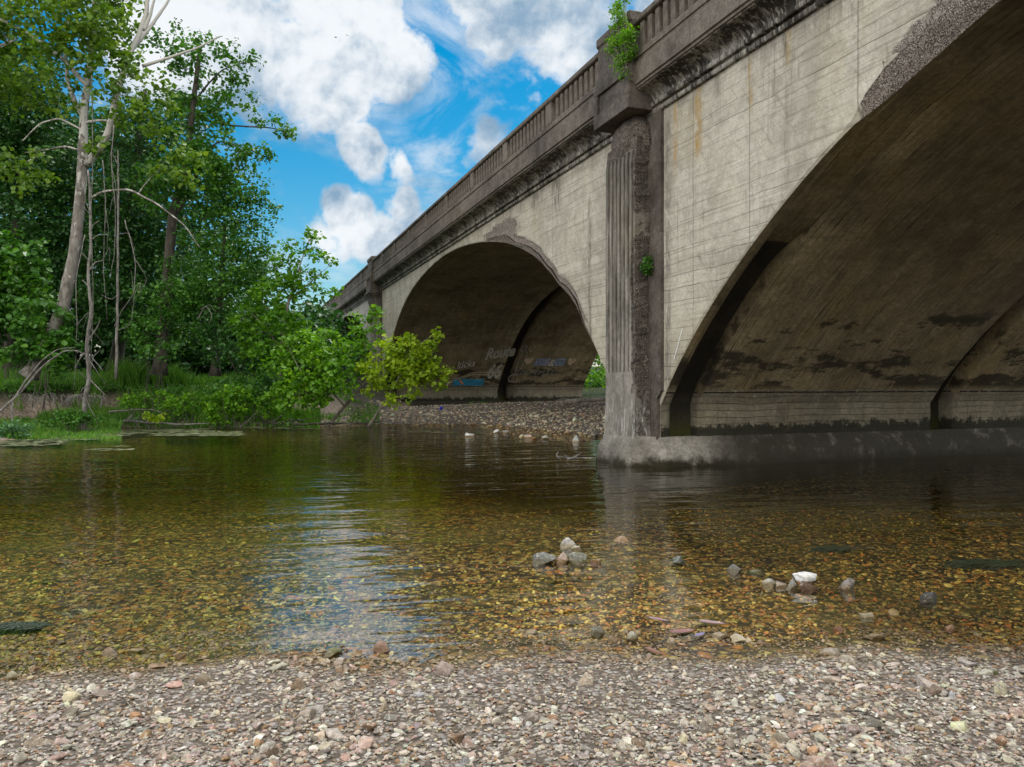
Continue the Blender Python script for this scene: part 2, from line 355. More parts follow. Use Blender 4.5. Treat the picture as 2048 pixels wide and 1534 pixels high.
def prof(n=110):                          # section along the arch: points and inward normals
    dx = np.sin(np.linspace(-1, 1, n) * np.pi / 2 * .97) / math.sin(np.pi / 2 * .97) * HS
    z = arch_z(dx)
    zl = np.linspace(-1.3, ZSPR, 9)[:-1]
    P = np.concatenate([np.stack([np.full(8, -HS), zl], 1), np.stack([dx, z], 1), np.stack([np.full(8, HS), zl[::-1]], 1)])
    T = np.gradient(P, axis=0); T /= np.linalg.norm(T, axis=1)[:, None]
    N = np.stack([-T[:, 1], T[:, 0]], 1)  # pointing outwards (into the masonry)
    return P, N
def spall_at(k, s):                       # how far the arch edge has crumbled
    s = np.asarray(s, float); nz = .5 + .5 * vnoise(np.stack([s, s * 0, s * 0], -1), 2.2, k, 3)
    a = np.full(s.shape, .03)
    if k == 1: a = a + .30 * smooth01(s, 17.8, 19.5) * (1 - smooth01(s, 26.0, 27.5)) * nz
    if k == 0: a = a + .34 * (1 - smooth01(s, 8.2, 9.2)) * smooth01(s, 1.0, 3.0) * (.4 + nz)
    return a + .015 * nz
NSPAN = 3
for k in range(NSPAN):
    cA = PIER0 + (k - .5) * SPAN
    P, N = prof(); S = P[:, 0] + cA; Z = P[:, 1]; n = len(P)
    sp = spall_at(k, S) * (Z > 1.0) + .03 * (Z <= 1.0)
    # soffit in three strips separated by the open joints
    gdepth = .30 * smooth01(np.abs(P[:, 0]), 12.2, 13.5)
    def row(t, off, jit=0.0, seed=0):
        q = np.stack([np.full(n, 0.0) + t, S + N[:, 0] * off, Z + N[:, 1] * off], -1)
        if jit: q += (jit * vnoise(q, 5, seed))[:, None] * np.stack([np.zeros(n), N[:, 0], N[:, 1]], -1)
        return q
    ts = [('rim', None, .24), ('barrel', .96, 7.75), ('barrel', 8.5, BW)]
    for i, (nm, a, b) in enumerate(ts):
        rows = []
        if i == 0:
            rows = [row(sp * .55, 0)] + [row(sp * .55 + (b - sp * .55) * f, .0, .01) for f in (.3, .6, 1)]
            # returning side of the first joint
            rows += [row(b + .002, gdepth * f, .02, 3) for f in (.25, 1)]
        else:
            tv = np.linspace(a, b, 9 if i == 1 else 7)
            g0 = gdepth if i == 1 else .45
            rows = [row(a - .002, g0, .02, 5), row(a - .001, g0 * .1, .03, 5)] + [row(v, 0, .012, i) for v in tv]
            if i == 1: rows += [row(b + .002, .04, .02), row(b + .003, .45, .02)]
        G = np.array(rows); o = MB(); o.grid(G, flip=False, a=(np.array(rows)[:, :, 0] < .12) * np.where(Z > 2, sp > .12, 0)[None, :] * 1.0)
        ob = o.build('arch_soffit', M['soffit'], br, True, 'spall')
        # lower pier walls take their own board-marked concrete
        ob.data.materials.append(M['pierwall'])
        nz_ = len(G)
        zc = np.array([q.center[2] for q in ob.data.polygons]); ob.data.polygons.foreach_set('material_index', (zc < 1.62).astype(np.int32))
    for (a, b, g) in ((.235, .97, gdepth + .001), (7.74, 8.51, np.full(n, .42))):
        o = MB(); o.grid(np.array([row(a, g, .03, 7), row((a + b) / 2, g, .05, 8), row(b, g, .03, 9)]))
        og = o.build('joint_groove', M['groove'], br, True)
        if a < 1:                         # the near joint closes towards the crown
            og.data.materials.append(M['soffit']); yc = np.array([abs(q.center[1] - cA) for q in og.data.polygons]); og.data.polygons.foreach_set('material_index', (yc < 12.9).astype(np.int32))
    # spandrel walls on both faces
    for side in (0, 1):
        spc = sp if side == 0 else np.full(n, .03)
        m0 = np.where((P[:, 0] > -HS + 1e-6) & (P[:, 0] < HS - 1e-6))[0]; m0 = np.concatenate([[m0[0] - 1], m0, [m0[-1] + 1]])
        es = (S + N[:, 0] * spc)[m0]; ez = (Z + N[:, 1] * spc)[m0]
        # resample columns at even s, with the pier margins either side
        s_l, s_r = cA - SPAN / 2, cA + SPAN / 2
        cs = np.concatenate([np.linspace(s_l, s_l + (SPAN / 2 - HS) - .04, 4), es[1:-1], np.linspace(s_r - (SPAN / 2 - HS) + .04, s_r, 4)])
        cz = np.concatenate([np.full(4, -1.3), ez[1:-1], np.full(4, -1.3)])
        order = np.argsort(cs, kind='stable'); cs = cs[order]; cz = cz[order]
        fr = np.linspace(0, 1, 26)[:, None] ** 1.25
        Zg = cz[None, :] * (1 - fr) + ZC * fr; Sg = np.broadcast_to(cs, Zg.shape)
        A = np.zeros(Zg.shape)
        if side == 0 and k == 1:
            A = np.maximum(A, .8 * smooth01(1.3 - np.hypot((Sg - 25.3) / 1.9, (Zg - 6.95) / .55), 0, .7))
            A = np.maximum(A, (Zg - cz < .22) * smooth01(Sg, 17.5, 19) * (1 - smooth01(Sg, 26, 28)))
        if side == 0 and k == 0:
            A = np.maximum(A, .75 * smooth01(1.0 - (Zg - cz) / .42, 0, .7) * smooth01(Sg, .5, 3) * (1 - smooth01(Sg, 7.6, 9.0)))
        Pt = np.stack([np.zeros(Zg.shape), Sg, Zg], -1)
        Pt[..., 0] = .006 * vnoise(Pt, 1.3, 2) + A * (.05 + .035 * vnoise(Pt, 7, 4))
        o = MB()
        if side == 0:
            o.grid(Pt, flip=True, a=A)
            # broken bevel between face and soffit
            e0 = np.stack([0 * S, S + N[:, 0] * sp, Z + N[:, 1] * sp], -1); e1 = np.stack([sp * .55, S, Z], -1)
            fr2 = np.linspace(0, 1, 5)[:, None, None]; Gb = e0[None] * (1 - fr2) + e1[None] * fr2
            j = (sp[None, :, None] > .08) * vnoise(Gb, 9, 6)[..., None] * .05; Gb[1:-1] += (j * np.array([1, .5, .5]))[1:-1]
            o.grid(Gb, flip=False, a=np.broadcast_to((sp > .08) * 1.0, Gb.shape[:2]))
            o.build('spandrel_wall', M['spandrel'], br, True, 'spall')
        else:
            Pt[..., 0] = BW - Pt[..., 0]; o.grid(Pt, a=A * 0); o.build('spandrel_wall', M['spandrel'], br, True, 'spall')

def outline(pts, n):                      # closed polygon resampled to n points
    P = np.array(pts + [pts[0]], float); L = np.concatenate([[0], np.cumsum(np.linalg.norm(np.diff(P, axis=0), axis=1))])
    q = np.linspace(0, L[-1], n, endpoint=False); return np.stack([np.interp(q, L, P[:, 0]), np.interp(q, L, P[:, 1])], 1)
def build_pier(c, near):
    lab = 'nearest pier with crumbling fluted pilaster standing in the water' if near else None
    # backing strip behind the pilaster (dark), follows the arch at the foot
    o = MB(); zs = np.linspace(.3, ZC, 40)
    hw = np.minimum(1.174, SPAN / 2 - arch_dx(np.maximum(zs, ZSPR)) - .02 + 0 * zs); hw = np.where(zs < ZSPR + .15, SPAN / 2 - HS - .003, hw)
    tf = -.07
    ring = lambda h_, z_: [(0.02, c - h_, z_), (tf, c - h_ + .02, z_), (tf, c - .4, z_), (tf, c + .4, z_), (tf, c + h_ - .02, z_), (0.02, c + h_, z_)]
    o.grid(np.array([ring(a, b) for a, b in zip(hw, zs)]), flip=True)
    pier = o.build('pier', M['dark'], br, False)
    if lab: pier['label'] = lab
    # plinth
    def pl(hn, tn, hb, rc):
        return [(-tn, -hn + rc), (-tn + rc, -hn), (-.25, -hn - .02), (.02, -hb), (BW - .02, -hb), (BW + tn - rc, -hn), (BW + tn, -hn + rc),
                (BW + tn, hn - rc), (BW + tn - rc, hn), (BW - .02, hb), (.02, hb), (-.25, hn + .02), (-tn + rc, hn), (-tn, hn - rc)]
    lv = [(-1.4, 1.02, .74, 1.30, .25), (0, .99, .71, 1.27, .25), (.3, .93, .66, 1.22, .22), (.46, .86, .58, 1.14, .16), (.56, .80, .52, 1.07, .1), (.60, .77, .49, 1.04, .05), (.635, .74, .46, 1.02, .05), (.638, .60, .35, .9, .05)]
    G = []
    for z_, hn, tn, hb, rc in lv:
        q = outline(pl(hn, tn, hb, rc), 560); G.append(np.stack([q[:, 0], q[:, 1] + c, np.full(560, z_)], 1))
    G = np.array(G); G = np.concatenate([[G[i] * (1 - f) + G[i + 1] * f for f in (0, .34, .67)] for i in range(len(G) - 1)] + [G[-1:]])
    nz = vnoise(G, 9, 3, 4) * .03 + vnoise(G, 1.7, 9) * .02; G[..., 0] += nz * np.where(G[..., 0] > BW / 2, 1, -1) * (G[..., 2] < .6); G[..., 2] += nz * .35 * (G[..., 2] > .2)
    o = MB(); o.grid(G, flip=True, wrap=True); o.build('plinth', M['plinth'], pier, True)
    # fluted pilaster
    hw0, tp, ng = .715, .444, 7
    def section(z_):
        flare = .03 * smooth01(1.6 - z_, 0, 1.2)
        h_ = hw0 + flare; t_ = tp + flare; d = .11 if 2.06 < z_ < (6.95 if near else 7.05) else 0.0
        fw = smooth01(z_, 6.4, 7.35) * .2 if not near else smooth01(z_, 6.7, 7.3) * -.05
        t_ += fw
        pts = [(-.05, -h_), (-t_ * .5, -h_), (-t_, -h_)]
        pitch = 2 * h_ / (ng + .55); x0 = -h_ + pitch * .48
        for i in range(ng):
            a = x0 + i * pitch; b = a + pitch * .46
            pts += [(-t_, a), (-t_ + d, a + .012), (-t_ + d, b - .012), (-t_, b)]
        pts += [(-t_, h_), (-t_ * .5, h_), (-.05, h_)]
        return [(a, b + c, z_) for a, b in pts]
    zs = [.58, .9, 1.3, 1.7, 2.04, 2.059, 2.061] + list(np.linspace(2.2, 6.75, 70)) + ([6.94, 6.951, 7.1, 7.25] if near else [6.85, 6.95, 7.04, 7.051, 7.15, 7.28])
    G = np.array([section(z_) for z_ in zs]); A = np.zeros(G.shape[:2])
    if near:                              # the corner nearest the camera has spalled away
        prox = np.clip(1 - np.abs(G[..., 1] - (c - hw0)) / .30, 0, 1) * (G[..., 0] < -.02)
        band = np.clip(.55 + .8 * vnoise(G, .9, 21), 0, 1) * (G[..., 2] > .8)
        A = np.clip(prox * 1.6 * band, 0, 1); n1_ = vnoise(G, 6, 12, 4)
        n2_ = vnoise(G, 17, 15, 3); G[..., 1] += A * (.08 + .06 * n1_ + .03 * n2_) * (prox > .3); G[..., 0] += A * (.04 + .06 * n1_ + .03 * n2_)
        A = np.maximum(A, smooth01(G[..., 2], 6.9, 7.1))
    o = MB(); o.grid(G, flip=True, a=A)
    top = G[-1]; o.addv(top, np.array([list(range(len(top)))[::-1]]), np.ones(len(top)))
    o.build('pilaster', M['pilaster'], pier, False, 'spall')
    if near:                              # rubbly stump where the capital has fallen off
        bm = bmesh.new(); bmesh.ops.create_icosphere(bm, subdivisions=5, radius=1); V = np.array([v.co[:] for v in bm.verts]); Fc = np.array([[v.index for v in f.verts] for f in bm.faces]); bm.free()
        Q = V * np.array([.40, .80, .62]); Q[:, 2] += 7.30; Q[:, 0] -= .10; Q[:, 1] += c + .02
        q = vnoise(Q, 4, 2, 4); Q += V * (q * .09)[:, None]; Q[:, 0] = np.maximum(Q[:, 0], -.56)
        o = MB(); o.addv(Q, Fc, np.ones(len(Q)) * .8); o.build('broken_capital', M['dark'], pier, True, 'spall')
    else:
        o = MB()
        for z0, z1, t_, h_ in ((7.28, 7.40, .68, .76), (7.40, 7.52, .76, .84), (7.52, 7.62, .84, .92), (7.62, 7.78, .74, .86)): o.box((-t_, c - h_, z0), (0, c + h_, z1 + .003), .02)
        o.build('capital', M['dark'], pier)
    # panelled block of the parapet over the pier
    o = MB(); h_, t_ = .852, .70
    o.box((-t_ + .06, c - h_ + .005, 7.79), (-.02, c + h_ - .005, 8.69), .01)
    for a, b, z0, z1 in ((-h_, h_, 7.78, 8.10), (-h_, h_, 8.54, 8.70), (-h_, -h_ + .2, 8.095, 8.545), (h_ - .2, h_, 8.095, 8.545)): o.box((-t_, c + a, z0), (-t_ + .12, c + b, z1), .012)
    for sg in (-1, 1): o.box((-t_ + .118, c + sg * h_ - (0 if sg < 0 else .02), 7.78), (-.02, c + sg * h_ + (.02 if sg < 0 else 0), 8.70), .008)
    o.build('panel_block', M['dark'], pier)
    o = MB(); hq = .777
    o.grid(np.array([[(-t_ + .01, c - h_ + .01, 8.69), (-t_ + .01, c + h_ - .01, 8.69), (-.1, c + h_ - .01, 8.69), (-.1, c - h_ + .01, 8.69)], [(-.64, c - hq, 8.93), (-.64, c + hq, 8.93), (-.1, c + hq, 8.93), (-.1, c - hq, 8.93)]]), flip=False, wrap=True)
    o.box((-.62, c - hq, 8.92), (-.10, c + hq, 9.70), .015); o.box((-.66, c - hq - .035, 9.68), (-.06, c + hq + .035, 9.93), .04)
    o.build('post', M['dark'], pier)
for i in range(-1, 3): build_pier(PIER0 + i * SPAN, i == 0)

# abutment walls past the arches
for a, b in ((PIER0 + 2 * SPAN + 1.0, 125), (-40, PIER0 - SPAN - 1.0)):
    o = MB(); o.box((0, a, -1.5), (BW, b, ZC), .02); o.build('abutment', M['spandrel'], br)

S0, S1 = -40.0, 125.0
def extrude(name, profile, mat, smooth=False, step=.7, jit=.006, mirror=False, label=None):
    ss = np.arange(S0, S1, step); Pf = np.array(profile)
    G = np.array([[(x_, s_, z_) for x_, z_ in Pf] for s_ in ss]); G[..., 0] += jit * vnoise(G, 3, 5); G[..., 2] += jit * vnoise(G, 3, 8)
    o = MB()
    if mirror: G[..., 0] = BW - G[..., 0]
    o.grid(G, flip=mirror); return o.build(name, mat, br, smooth)
for mir in (False, True):
    extrude('cornice_moulding', [(.02, 7.70), (-.07, 7.71), (-.085, 7.74), (-.085, 7.79), (-.035, 7.81), (-.035, 7.84), (-.12, 7.85), (-.135, 7.88), (-.135, 7.93), (-.08, 7.955)], M['cove'], mirror=mir)
    cove = [(-.08 - .36 * (1 - math.cos(a)), 7.95 + .23 * math.sin(a)) for a in np.linspace(0, math.pi / 2, 9)]
    extrude('cornice_cove', cove + [(-.46, 8.18), (-.46, 8.205)], M['cove'], True, mirror=mir)
    extrude('deck_fascia', [(-.44, 8.20), (-.50, 8.21), (-.50, 8.26), (-.54, 8.275), (-.54, 8.71), (-.525, 8.735), (-.49, 8.75), (-.49, 8.83), (-.52, 8.84), (-.52, 8.96), (-.50, 8.99), (-.2, 8.99), (-.15, 8.9)], M['rail'], mirror=mir, jit=.009)
    extrude('coping', [(-.18, 9.56), (-.54, 9.555), (-.575, 9.58), (-.58, 9.67), (-.545, 9.70), (-.2, 9.715), (-.16, 9.69), (-.18, 9.56)], M['rail'], mirror=mir, jit=.007)
o = MB(); o.box((-.43, S0, 8.24), (BW + .43, S1, 8.88), 0); o.build('road_deck', M['dark'], br)
# balusters: intermediate posts and fins
posts, fins = [], []
for i in range(-1, 3):
    c0 = PIER0 + i * SPAN; mids = [c0 + 4.07 + 3.704 * j for j in range(8)]
    ed = [c0 + .80] + [v for m_ in mids for v in (m_ - .21, m_ + .21)] + [c0 + SPAN - .80]
    posts += mids
    for a, b in zip(ed[0::2], ed[1::2]):
        nf = max(1, round((b - a) / .30) - 1); 
        for j in range(nf): fins.append(a + (b - a) * (j + 1) / (nf + 1) + random.uniform(-.01, .01))
pv = None
for j, s_ in enumerate(posts):
    o = MB(); o.box((-.53, s_ - .21, 8.97), (-.22, s_ + .21, 9.58), .012); o.build('railing_post', M['rail'], br)
fins.sort(key=lambda s_: abs(s_ - 19.5))
o = MB(); o.box((-.50, -.085, 8.97), (-.27, .085, 9.575), .015); fin0 = o.build('baluster', M['rail'], br); fin0.location = (0, fins[0], 0)
for s_ in fins[1:92]:
    q = fin0.copy(); COL.objects.link(q); q.parent = br; q.location = (0, s_, 0)
o = MB()
for s_ in fins[92:]: o.box((-.50, s_ - .085, 8.97), (-.27, s_ + .085, 9.575), 0)
for s_ in fins: o.box((BW + .27, s_ - .085, 8.97), (BW + .50, s_ + .085, 9.575), 0)
for s_ in posts: o.box((BW + .22, s_ - .21, 8.97), (BW + .53, s_ + .21, 9.58), 0)
q = o.build('baluster_row', M['rail'], br); q['kind'] = 'stuff'

#==TERRAIN==
# ------------------------------------------------------------------ ground: one sheet from the beach to the horizon
NEAR = [(-400, 0), (-60, 1.5), (-10, 4.1), (-3.2, 4.72), (-2.4, 4.85), (-1.8, 5.13), (-1.0, 5.05), (-.5, 5.18), (.6, 5.24), (1.2, 5.4), (2.0, 5.22), (2.8, 5.36), (3.6, 5.22), (10, 5.6), (60, 8), (400, 10)]
FAR = [(400, 120), (60, 48), (30, 34), (18, 28), (11, 24.5), (7.5, 23.2), (5.2, 23.2), (3.1, 25.5), (.7, 29.6), (-1.6, 33), (-4.85, 33.5), (-8.1, 33.2), (-10.7, 31.6), (-13.5, 32.5), (-15.9, 31.5), (-16.4, 28), (-15.9, 23.0), (-20, 19.5), (-40, 15), (-400, 12)]
def seg_dist(X, Y, poly):
    best = np.full(X.shape, 1e9)
    for (ax, ay), (bx, by) in zip(poly[:-1], poly[1:]):
        ex, ey = bx - ax, by - ay; L2 = ex * ex + ey * ey
        tt = np.clip(((X - ax) * ex + (Y - ay) * ey) / L2, 0, 1)
        best = np.minimum(best, np.hypot(X - ax - tt * ex, Y - ay - tt * ey))
    return best
def inside(X, Y, poly):
    c = np.zeros(X.shape, bool); n = len(poly)
    for i in range(n):
        x1, y1 = poly[i]; x2, y2 = poly[(i + 1) % n]
        cond = ((y1 > Y) != (y2 > Y)); xi = (x2 - x1) * (Y - y1) / ((y2 - y1) if y2 != y1 else 1e-9) + x1
        c ^= cond & (X < xi)
    return c
def wpt(px, py): Y_ = F_PX * CAM_H / (py - CY); return (px - CX) / F_PX * Y_, Y_
MOUNDS = [(*wpt(px, py), r) for px, py, r in ((1095, 1122, .22), (1150, 1108, .25), (1190, 1120, .15), (1245, 1082, .2), (1355, 1118, .18), (1470, 1142, .22), (1514, 1146, .2), (1545, 1168, .2), (1600, 1172, .25), (1640, 1168, .2), (1698, 1176, .22), (1862, 1198, .2), (1735, 1235, .2), (1793, 1226, .2), (936, 872, 1.), (992, 866, .8), (1012, 866, .8), (1055, 874, .8), (1091, 876, .8), (1153, 882, .7), (1190, 872, .8))]
def ground_z(X, Y, want_zone=False):
    X = np.asarray(X, float); Y = np.asarray(Y, float); P3 = np.stack([X, Y, 0 * X], -1)
    dn = seg_dist(X, Y, NEAR); df = seg_dist(X, Y, FAR); water = inside(X, Y, NEAR + FAR)
    dn = dn + .12 * vnoise(P3, 1.3, 1); df = df + .5 * vnoise(P3, .55, 2)
    dep = np.minimum(np.interp(dn, [-1, 0, .35, 1, 3, 6, 10, 16, 30], [.04, 0, -.03, -.05, -.09, -.22, -.5, -.85, -1.1]) * -1,
                     np.interp(df, [-1, 0, .6, 2, 4, 8, 40], [.1, 0, -.06, -.10, -.22, -.6, -1.1]) * -1)
    s = UX * X + UY * Y; t_ = VX * X + VY * Y - D0
    beach = np.interp(dn, [-1, 0, .5, 1, 2, 5, 10, 60, 400], [-.04, 0, .05, .09, .17, .36, .75, 3, 9])
    bank = np.interp(df, [-1, 0, .8, 2.2, 2.9, 3.6, 6, 12, 30, 100, 400], [-.05, 0, .16, .36, 1.05, 1.5, 1.75, 2.2, 3.4, 6, 16])
    bar = np.interp(df, [-1, 0, 1, 4, 9, 16, 24, 40, 100, 400], [-.1, 0, .17, .42, .78, 1.06, 1.12, 1.5, 4, 12])
    bar = bar * (1 - .88 * smooth01(s, 38.5, 45) * (1 - smooth01(t_, 8, 30)))
    wbar = smooth01(X + .0 * Y, -10.5, -5.5) * np.where(s > 60, 1 - smooth01(s, 60, 70) * (t_ < 0), 1)
    farz = bank * (1 - wbar) + bar * wbar
    isnear = dn < df
    for mx, my, mr_ in MOUNDS:            # gravel heaped round the rocks that break the surface
        w_ = np.exp(-((X - mx) ** 2 + (Y - my) ** 2) / mr_ ** 2); dep = dep * (1 - w_) + .03 * w_
    land = np.where(isnear, beach, farz) + .035 * vnoise(P3, 1.1, 5, 4) + .012 * vnoise(P3, 5, 6, 3)
    z = np.where(water, -dep + .03 * vnoise(P3, 1.1, 5, 4), land)
    if want_zone:
        wood = np.where(~water & ~isnear, (1 - wbar) * smooth01(df, 2.6, 3.6), 0)
        wood = np.maximum(wood, np.where(~water & ~isnear, smooth01(t_, 14.6, 16.5), 0))
        soil = np.where(~water & ~isnear, (1 - wbar) * (1 - smooth01(df, 3.4, 4.2)), 0)
        return z, wood, soil
    return z
def gz(x, y): return float(ground_z(np.array([x]), np.array([y]))[0])
def spaced(pts, steps):
    out = [pts[0]]
    for (a, b), st in zip(zip(pts[:-1], pts[1:]), steps):
        n = max(1, int(round((b - a) / st))); out += list(np.linspace(a, b, n + 1)[1:])
    return np.array(out)
gx = spaced([-900, -200, -60, -25, -6, 6, 25, 60, 200, 900], [100, 20, 1.5, .35, .12, .35, 1.5, 20, 100])
gy = spaced([-300, -60, -10, 2, 9, 20, 48, 80, 200, 1500], [40, 8, 1, .08, .2, .35, 1.0, 12, 120])
GX, GY = np.meshgrid(gx, gy); GZ, WOOD, SOIL = ground_z(GX, GY, True)
m, t, p = newmat('riverbed_and_bank')
co = t.add('ShaderNodeTexCoord').outputs['Object']; z = t.xyz(co)[2]
wood = t.add('ShaderNodeAttribute', attribute_name='wood').outputs['Fac']; soil = t.add('ShaderNodeAttribute', attribute_name='soil').outputs['Fac']
v1 = t.add('ShaderNodeTexVoronoi', i_Vector=co, i_Scale=26.0); v2 = t.add('ShaderNodeTexVoronoi', i_Vector=co, i_Scale=11.0)
r1 = t.xyz(v1.outputs['Color']); r2 = t.xyz(v2.outputs['Color'])
def stone_ramp(fac, cols):
    cr = t.n.new('ShaderNodeValToRGB'); cr.color_ramp.interpolation = 'CONSTANT'; e = cr.color_ramp.elements
    e[0].position = 0; e[0].color = (*cols[0], 1); e[1].position = 1 / len(cols); e[1].color = (*cols[1], 1)
    for i, c_ in enumerate(cols[2:], 2): q = e.new(i / len(cols)); q.color = (*c_, 1)
    t.put(cr.inputs[0], fac); return cr.outputs[0]
dryc = stone_ramp(r1[0], [(.33, .30, .28), (.25, .21, .18), (.42, .40, .38), (.30, .25, .21), (.22, .17, .13), (.36, .33, .31), (.28, .22, .19), (.48, .46, .44)])
dryc = t.mix(t.mr(v1.outputs['Distance'], .3, .62), dryc, (.10, .085, .07))
wetc = stone_ramp(r2[0], [(.30, .17, .035), (.17, .10, .02), (.38, .26, .06), (.22, .12, .025), (.48, .38, .12), (.14, .09, .03), (.32, .18, .04), (.38, .15, .03)])
wetc = t.mix(t.mr(v2.outputs['Distance'], .3, .6), wetc, (.03, .022, .01))
sh = t.noise(co, .7, 4, .6)
wetc = t.mix(t.mr(sh, .4, .65, 0, .5), wetc, (.12, .11, .03))
wetc = t.mix(.25, wetc, (.012, .009, .004)); dryc = t.mix(.35, dryc, (.07, .055, .042))
c = t.mix(t.mr(t.math('ADD', z, t.math('MULTIPLY', t.math('SUBTRACT', t.noise(co, 6, 3), .5), .03)), -.01, .06), wetc, dryc)
soilc = t.mix(t.mr(t.noise(co, 9, 6, .7), .35, .7), (.11, .085, .065), (.30, .24, .20))
c = t.mix(soil, c, soilc)
c = t.mix(wood, c, t.mix(t.mr(t.noise(co, 5, 5, .7), .4, .65), (.012, .02, .006), (.035, .05, .012)))
t.put(p.inputs['Base Color'], c); p.inputs['Roughness'].default_value = .85; p.inputs['Specular IOR Level'].default_value = .2
hh = t.math('ADD', t.math('MULTIPLY', t.math('SUBTRACT', 1, v1.outputs['Distance']), 1.0), t.math('MULTIPLY', t.noise(co, 60, 3), .3))
bump(t, p, hh, .9, .03)
me = np_mesh('ground', np.stack([GX, GY, GZ], -1).reshape(-1, 3), grid_faces(len(gy), len(gx)), {'wood': WOOD.ravel(), 'soil': SOIL.ravel()})
g = link('ground', me, m, None, True); tag(g, kind='structure')

# ------------------------------------------------------------------ water: clear shallow river with ripples
m, t, p = newmat('river_water'); t.n.remove(p); out = t.n['Material Output']
co = t.add('ShaderNodeTexCoord').outputs['Object']
x, y, z = t.xyz(co)[:3]
rot = t.add('ShaderNodeMapping', i_Vector=co); rot.inputs['Rotation'].default_value = (0, 0, R(-12))
def ripple(sx, sy, sc, det, seed=0): return t.noise(t.vm('ADD', t.scl(rot.outputs[0], (sx, sy, 1)), (seed, seed * 2, 0)), sc, det, .5, .3)
calm = t.noise(t.vm('ADD', co, (4, 2, 0)), .28, 3, .5)
h = t.math('MULTIPLY', ripple(.5, 1.5, 1.2, 2), 1.0)
h = t.math('ADD', h, t.math('MULTIPLY', ripple(.4, 1.6, 3.6, 3, 3), t.mr(calm, .35, .65, .10, .40)))
h = t.math('ADD', h, t.math('MULTIPLY', ripple(.6, 1.3, 11, 2, 5), t.mr(calm, .35, .65, .015, .07)))
b = t.n.new('ShaderNodeBump'); b.inputs['Strength'].default_value = 1; b.inputs['Distance'].default_value = .03; t.put(b.inputs['Height'], h)
gl = t.n.new('ShaderNodeBsdfGlossy'); gl.inputs['Roughness'].default_value = .03; t.put(gl.inputs['Normal'], b.outputs[0])
tr = t.n.new('ShaderNodeBsdfTransparent'); tr.inputs[0].default_value = (1, 1, 1, 1)
fr = t.n.new('ShaderNodeFresnel'); fr.inputs['IOR'].default_value = 2.75; t.put(fr.inputs['Normal'], b.outputs[0])
ms = t.n.new('ShaderNodeMixShader'); bf = t.n.new('ShaderNodeNewGeometry').outputs['Backfacing']; t.put(ms.inputs[0], t.math('MULTIPLY', fr.outputs[0], t.math('SUBTRACT', 1.0, bf), clamp=True)); t.put(ms.inputs[1], tr.outputs[0]); t.put(ms.inputs[2], gl.outputs[0])
t.put(out.inputs['Surface'], ms.outputs[0])
va = t.n.new('ShaderNodeVolumeAbsorption'); va.inputs['Color'].default_value = (.68, .66, .22, 1); va.inputs['Density'].default_value = .75
t.put(out.inputs['Volume'], va.outputs[0])
o = MB(); o.box((-160, -5, -3), (160, 110, 0), 0); w = o.build('water', m); tag(w, kind='structure')
#==PLANTS==
# ------------------------------------------------------------------ plants
def leafmat(name, a, b, c3, trans=.35, rough=.5):
    m, t, p = newmat(name)
    at_ = t.add('ShaderNodeAttribute', attribute_name='tone').outputs['Fac']
    cr = t.n.new('ShaderNodeValToRGB'); e = cr.color_ramp.elements
    a, b, c3 = [tuple(v_ * k_ for v_, k_ in zip(q_, (1.35, 1.5, 1.2))) for q_ in (a, b, c3)]
    e[0].position = 0; e[0].color = (*a, 1); e[1].position = .6; e[1].color = (*b, 1); q = e.new(1); q.color = (*c3, 1)
    t.put(cr.inputs[0], at_); t.put(p.inputs['Base Color'], cr.outputs[0]); p.inputs['Roughness'].default_value = rough; p.inputs['Specular IOR Level'].default_value = .35
    tl = t.n.new('ShaderNodeBsdfTranslucent'); sc_ = t.vm('MULTIPLY', cr.outputs[0], (1.5, 1.5, .6)); t.put(tl.inputs['Color'], sc_)
    ms = t.n.new('ShaderNodeMixShader'); ms.inputs[0].default_value = trans
    t.put(ms.inputs[1], p.outputs[0]); t.put(ms.inputs[2], tl.outputs[0]); t.put(t.n['Material Output'].inputs['Surface'], ms.outputs[0])
    return m
def barkmat(name, a, b, scale=6, pale=None):
    m, t, p = newmat(name); co = t.add('ShaderNodeTexCoord').outputs['Object']
    n_ = t.noise(t.scl(co, (1, 1, .35)), scale, 6, .7, .4); c = t.mix(t.mr(n_, .35, .65), a, b)
    if pale: c = t.mix(t.mr(t.math('ADD', t.noise(t.scl(co, (1, 1, .5)), scale * .7, 5, .65), t.math('MULTIPLY', t.math('SUBTRACT', t.xyz(co)[2], 9.5), .03)), .49, .54), c, pale)
    t.put(p.inputs['Base Color'], c); p.inputs['Roughness'].default_value = .9; bump(t, p, t.noise(t.scl(co, (1, 1, .3)), scale * 4, 4, .7), .8, .03); return m
LM = {
 'syc': leafmat('sycamore_leaves', (.035, .075, .012), (.075, .13, .018), (.15, .20, .025), .40),
 'dark': leafmat('dark_leaves', (.012, .042, .012), (.025, .075, .018), (.055, .12, .025), .25, .42),
 'mid': leafmat('mid_green_leaves', (.018, .060, .010), (.040, .11, .016), (.085, .17, .025), .32, .42),
 'bright': leafmat('bright_green_leaves', (.038, .10, .008), (.085, .185, .012), (.17, .27, .018), .45),
 'lime': leafmat('yellow_green_leaves', (.09, .15, .010), (.19, .25, .014), (.30, .34, .022), .45),
 'blue': leafmat('bluish_grass', (.03, .08, .05), (.06, .13, .07), (.11, .18, .10), .3),
 'grass': leafmat('bank_grass', (.03, .09, .012), (.07, .16, .02), (.19, .24, .07), .35),
}
BARK = barkmat('grey_brown_bark', (.10, .085, .07), (.26, .23, .20))
SYCB = barkmat('sycamore_bark', (.09, .08, .07), (.23, .215, .20), 5, (.42, .415, .40))
DEAD = barkmat('dead_wood', (.075, .068, .062), (.23, .22, .21), 9)
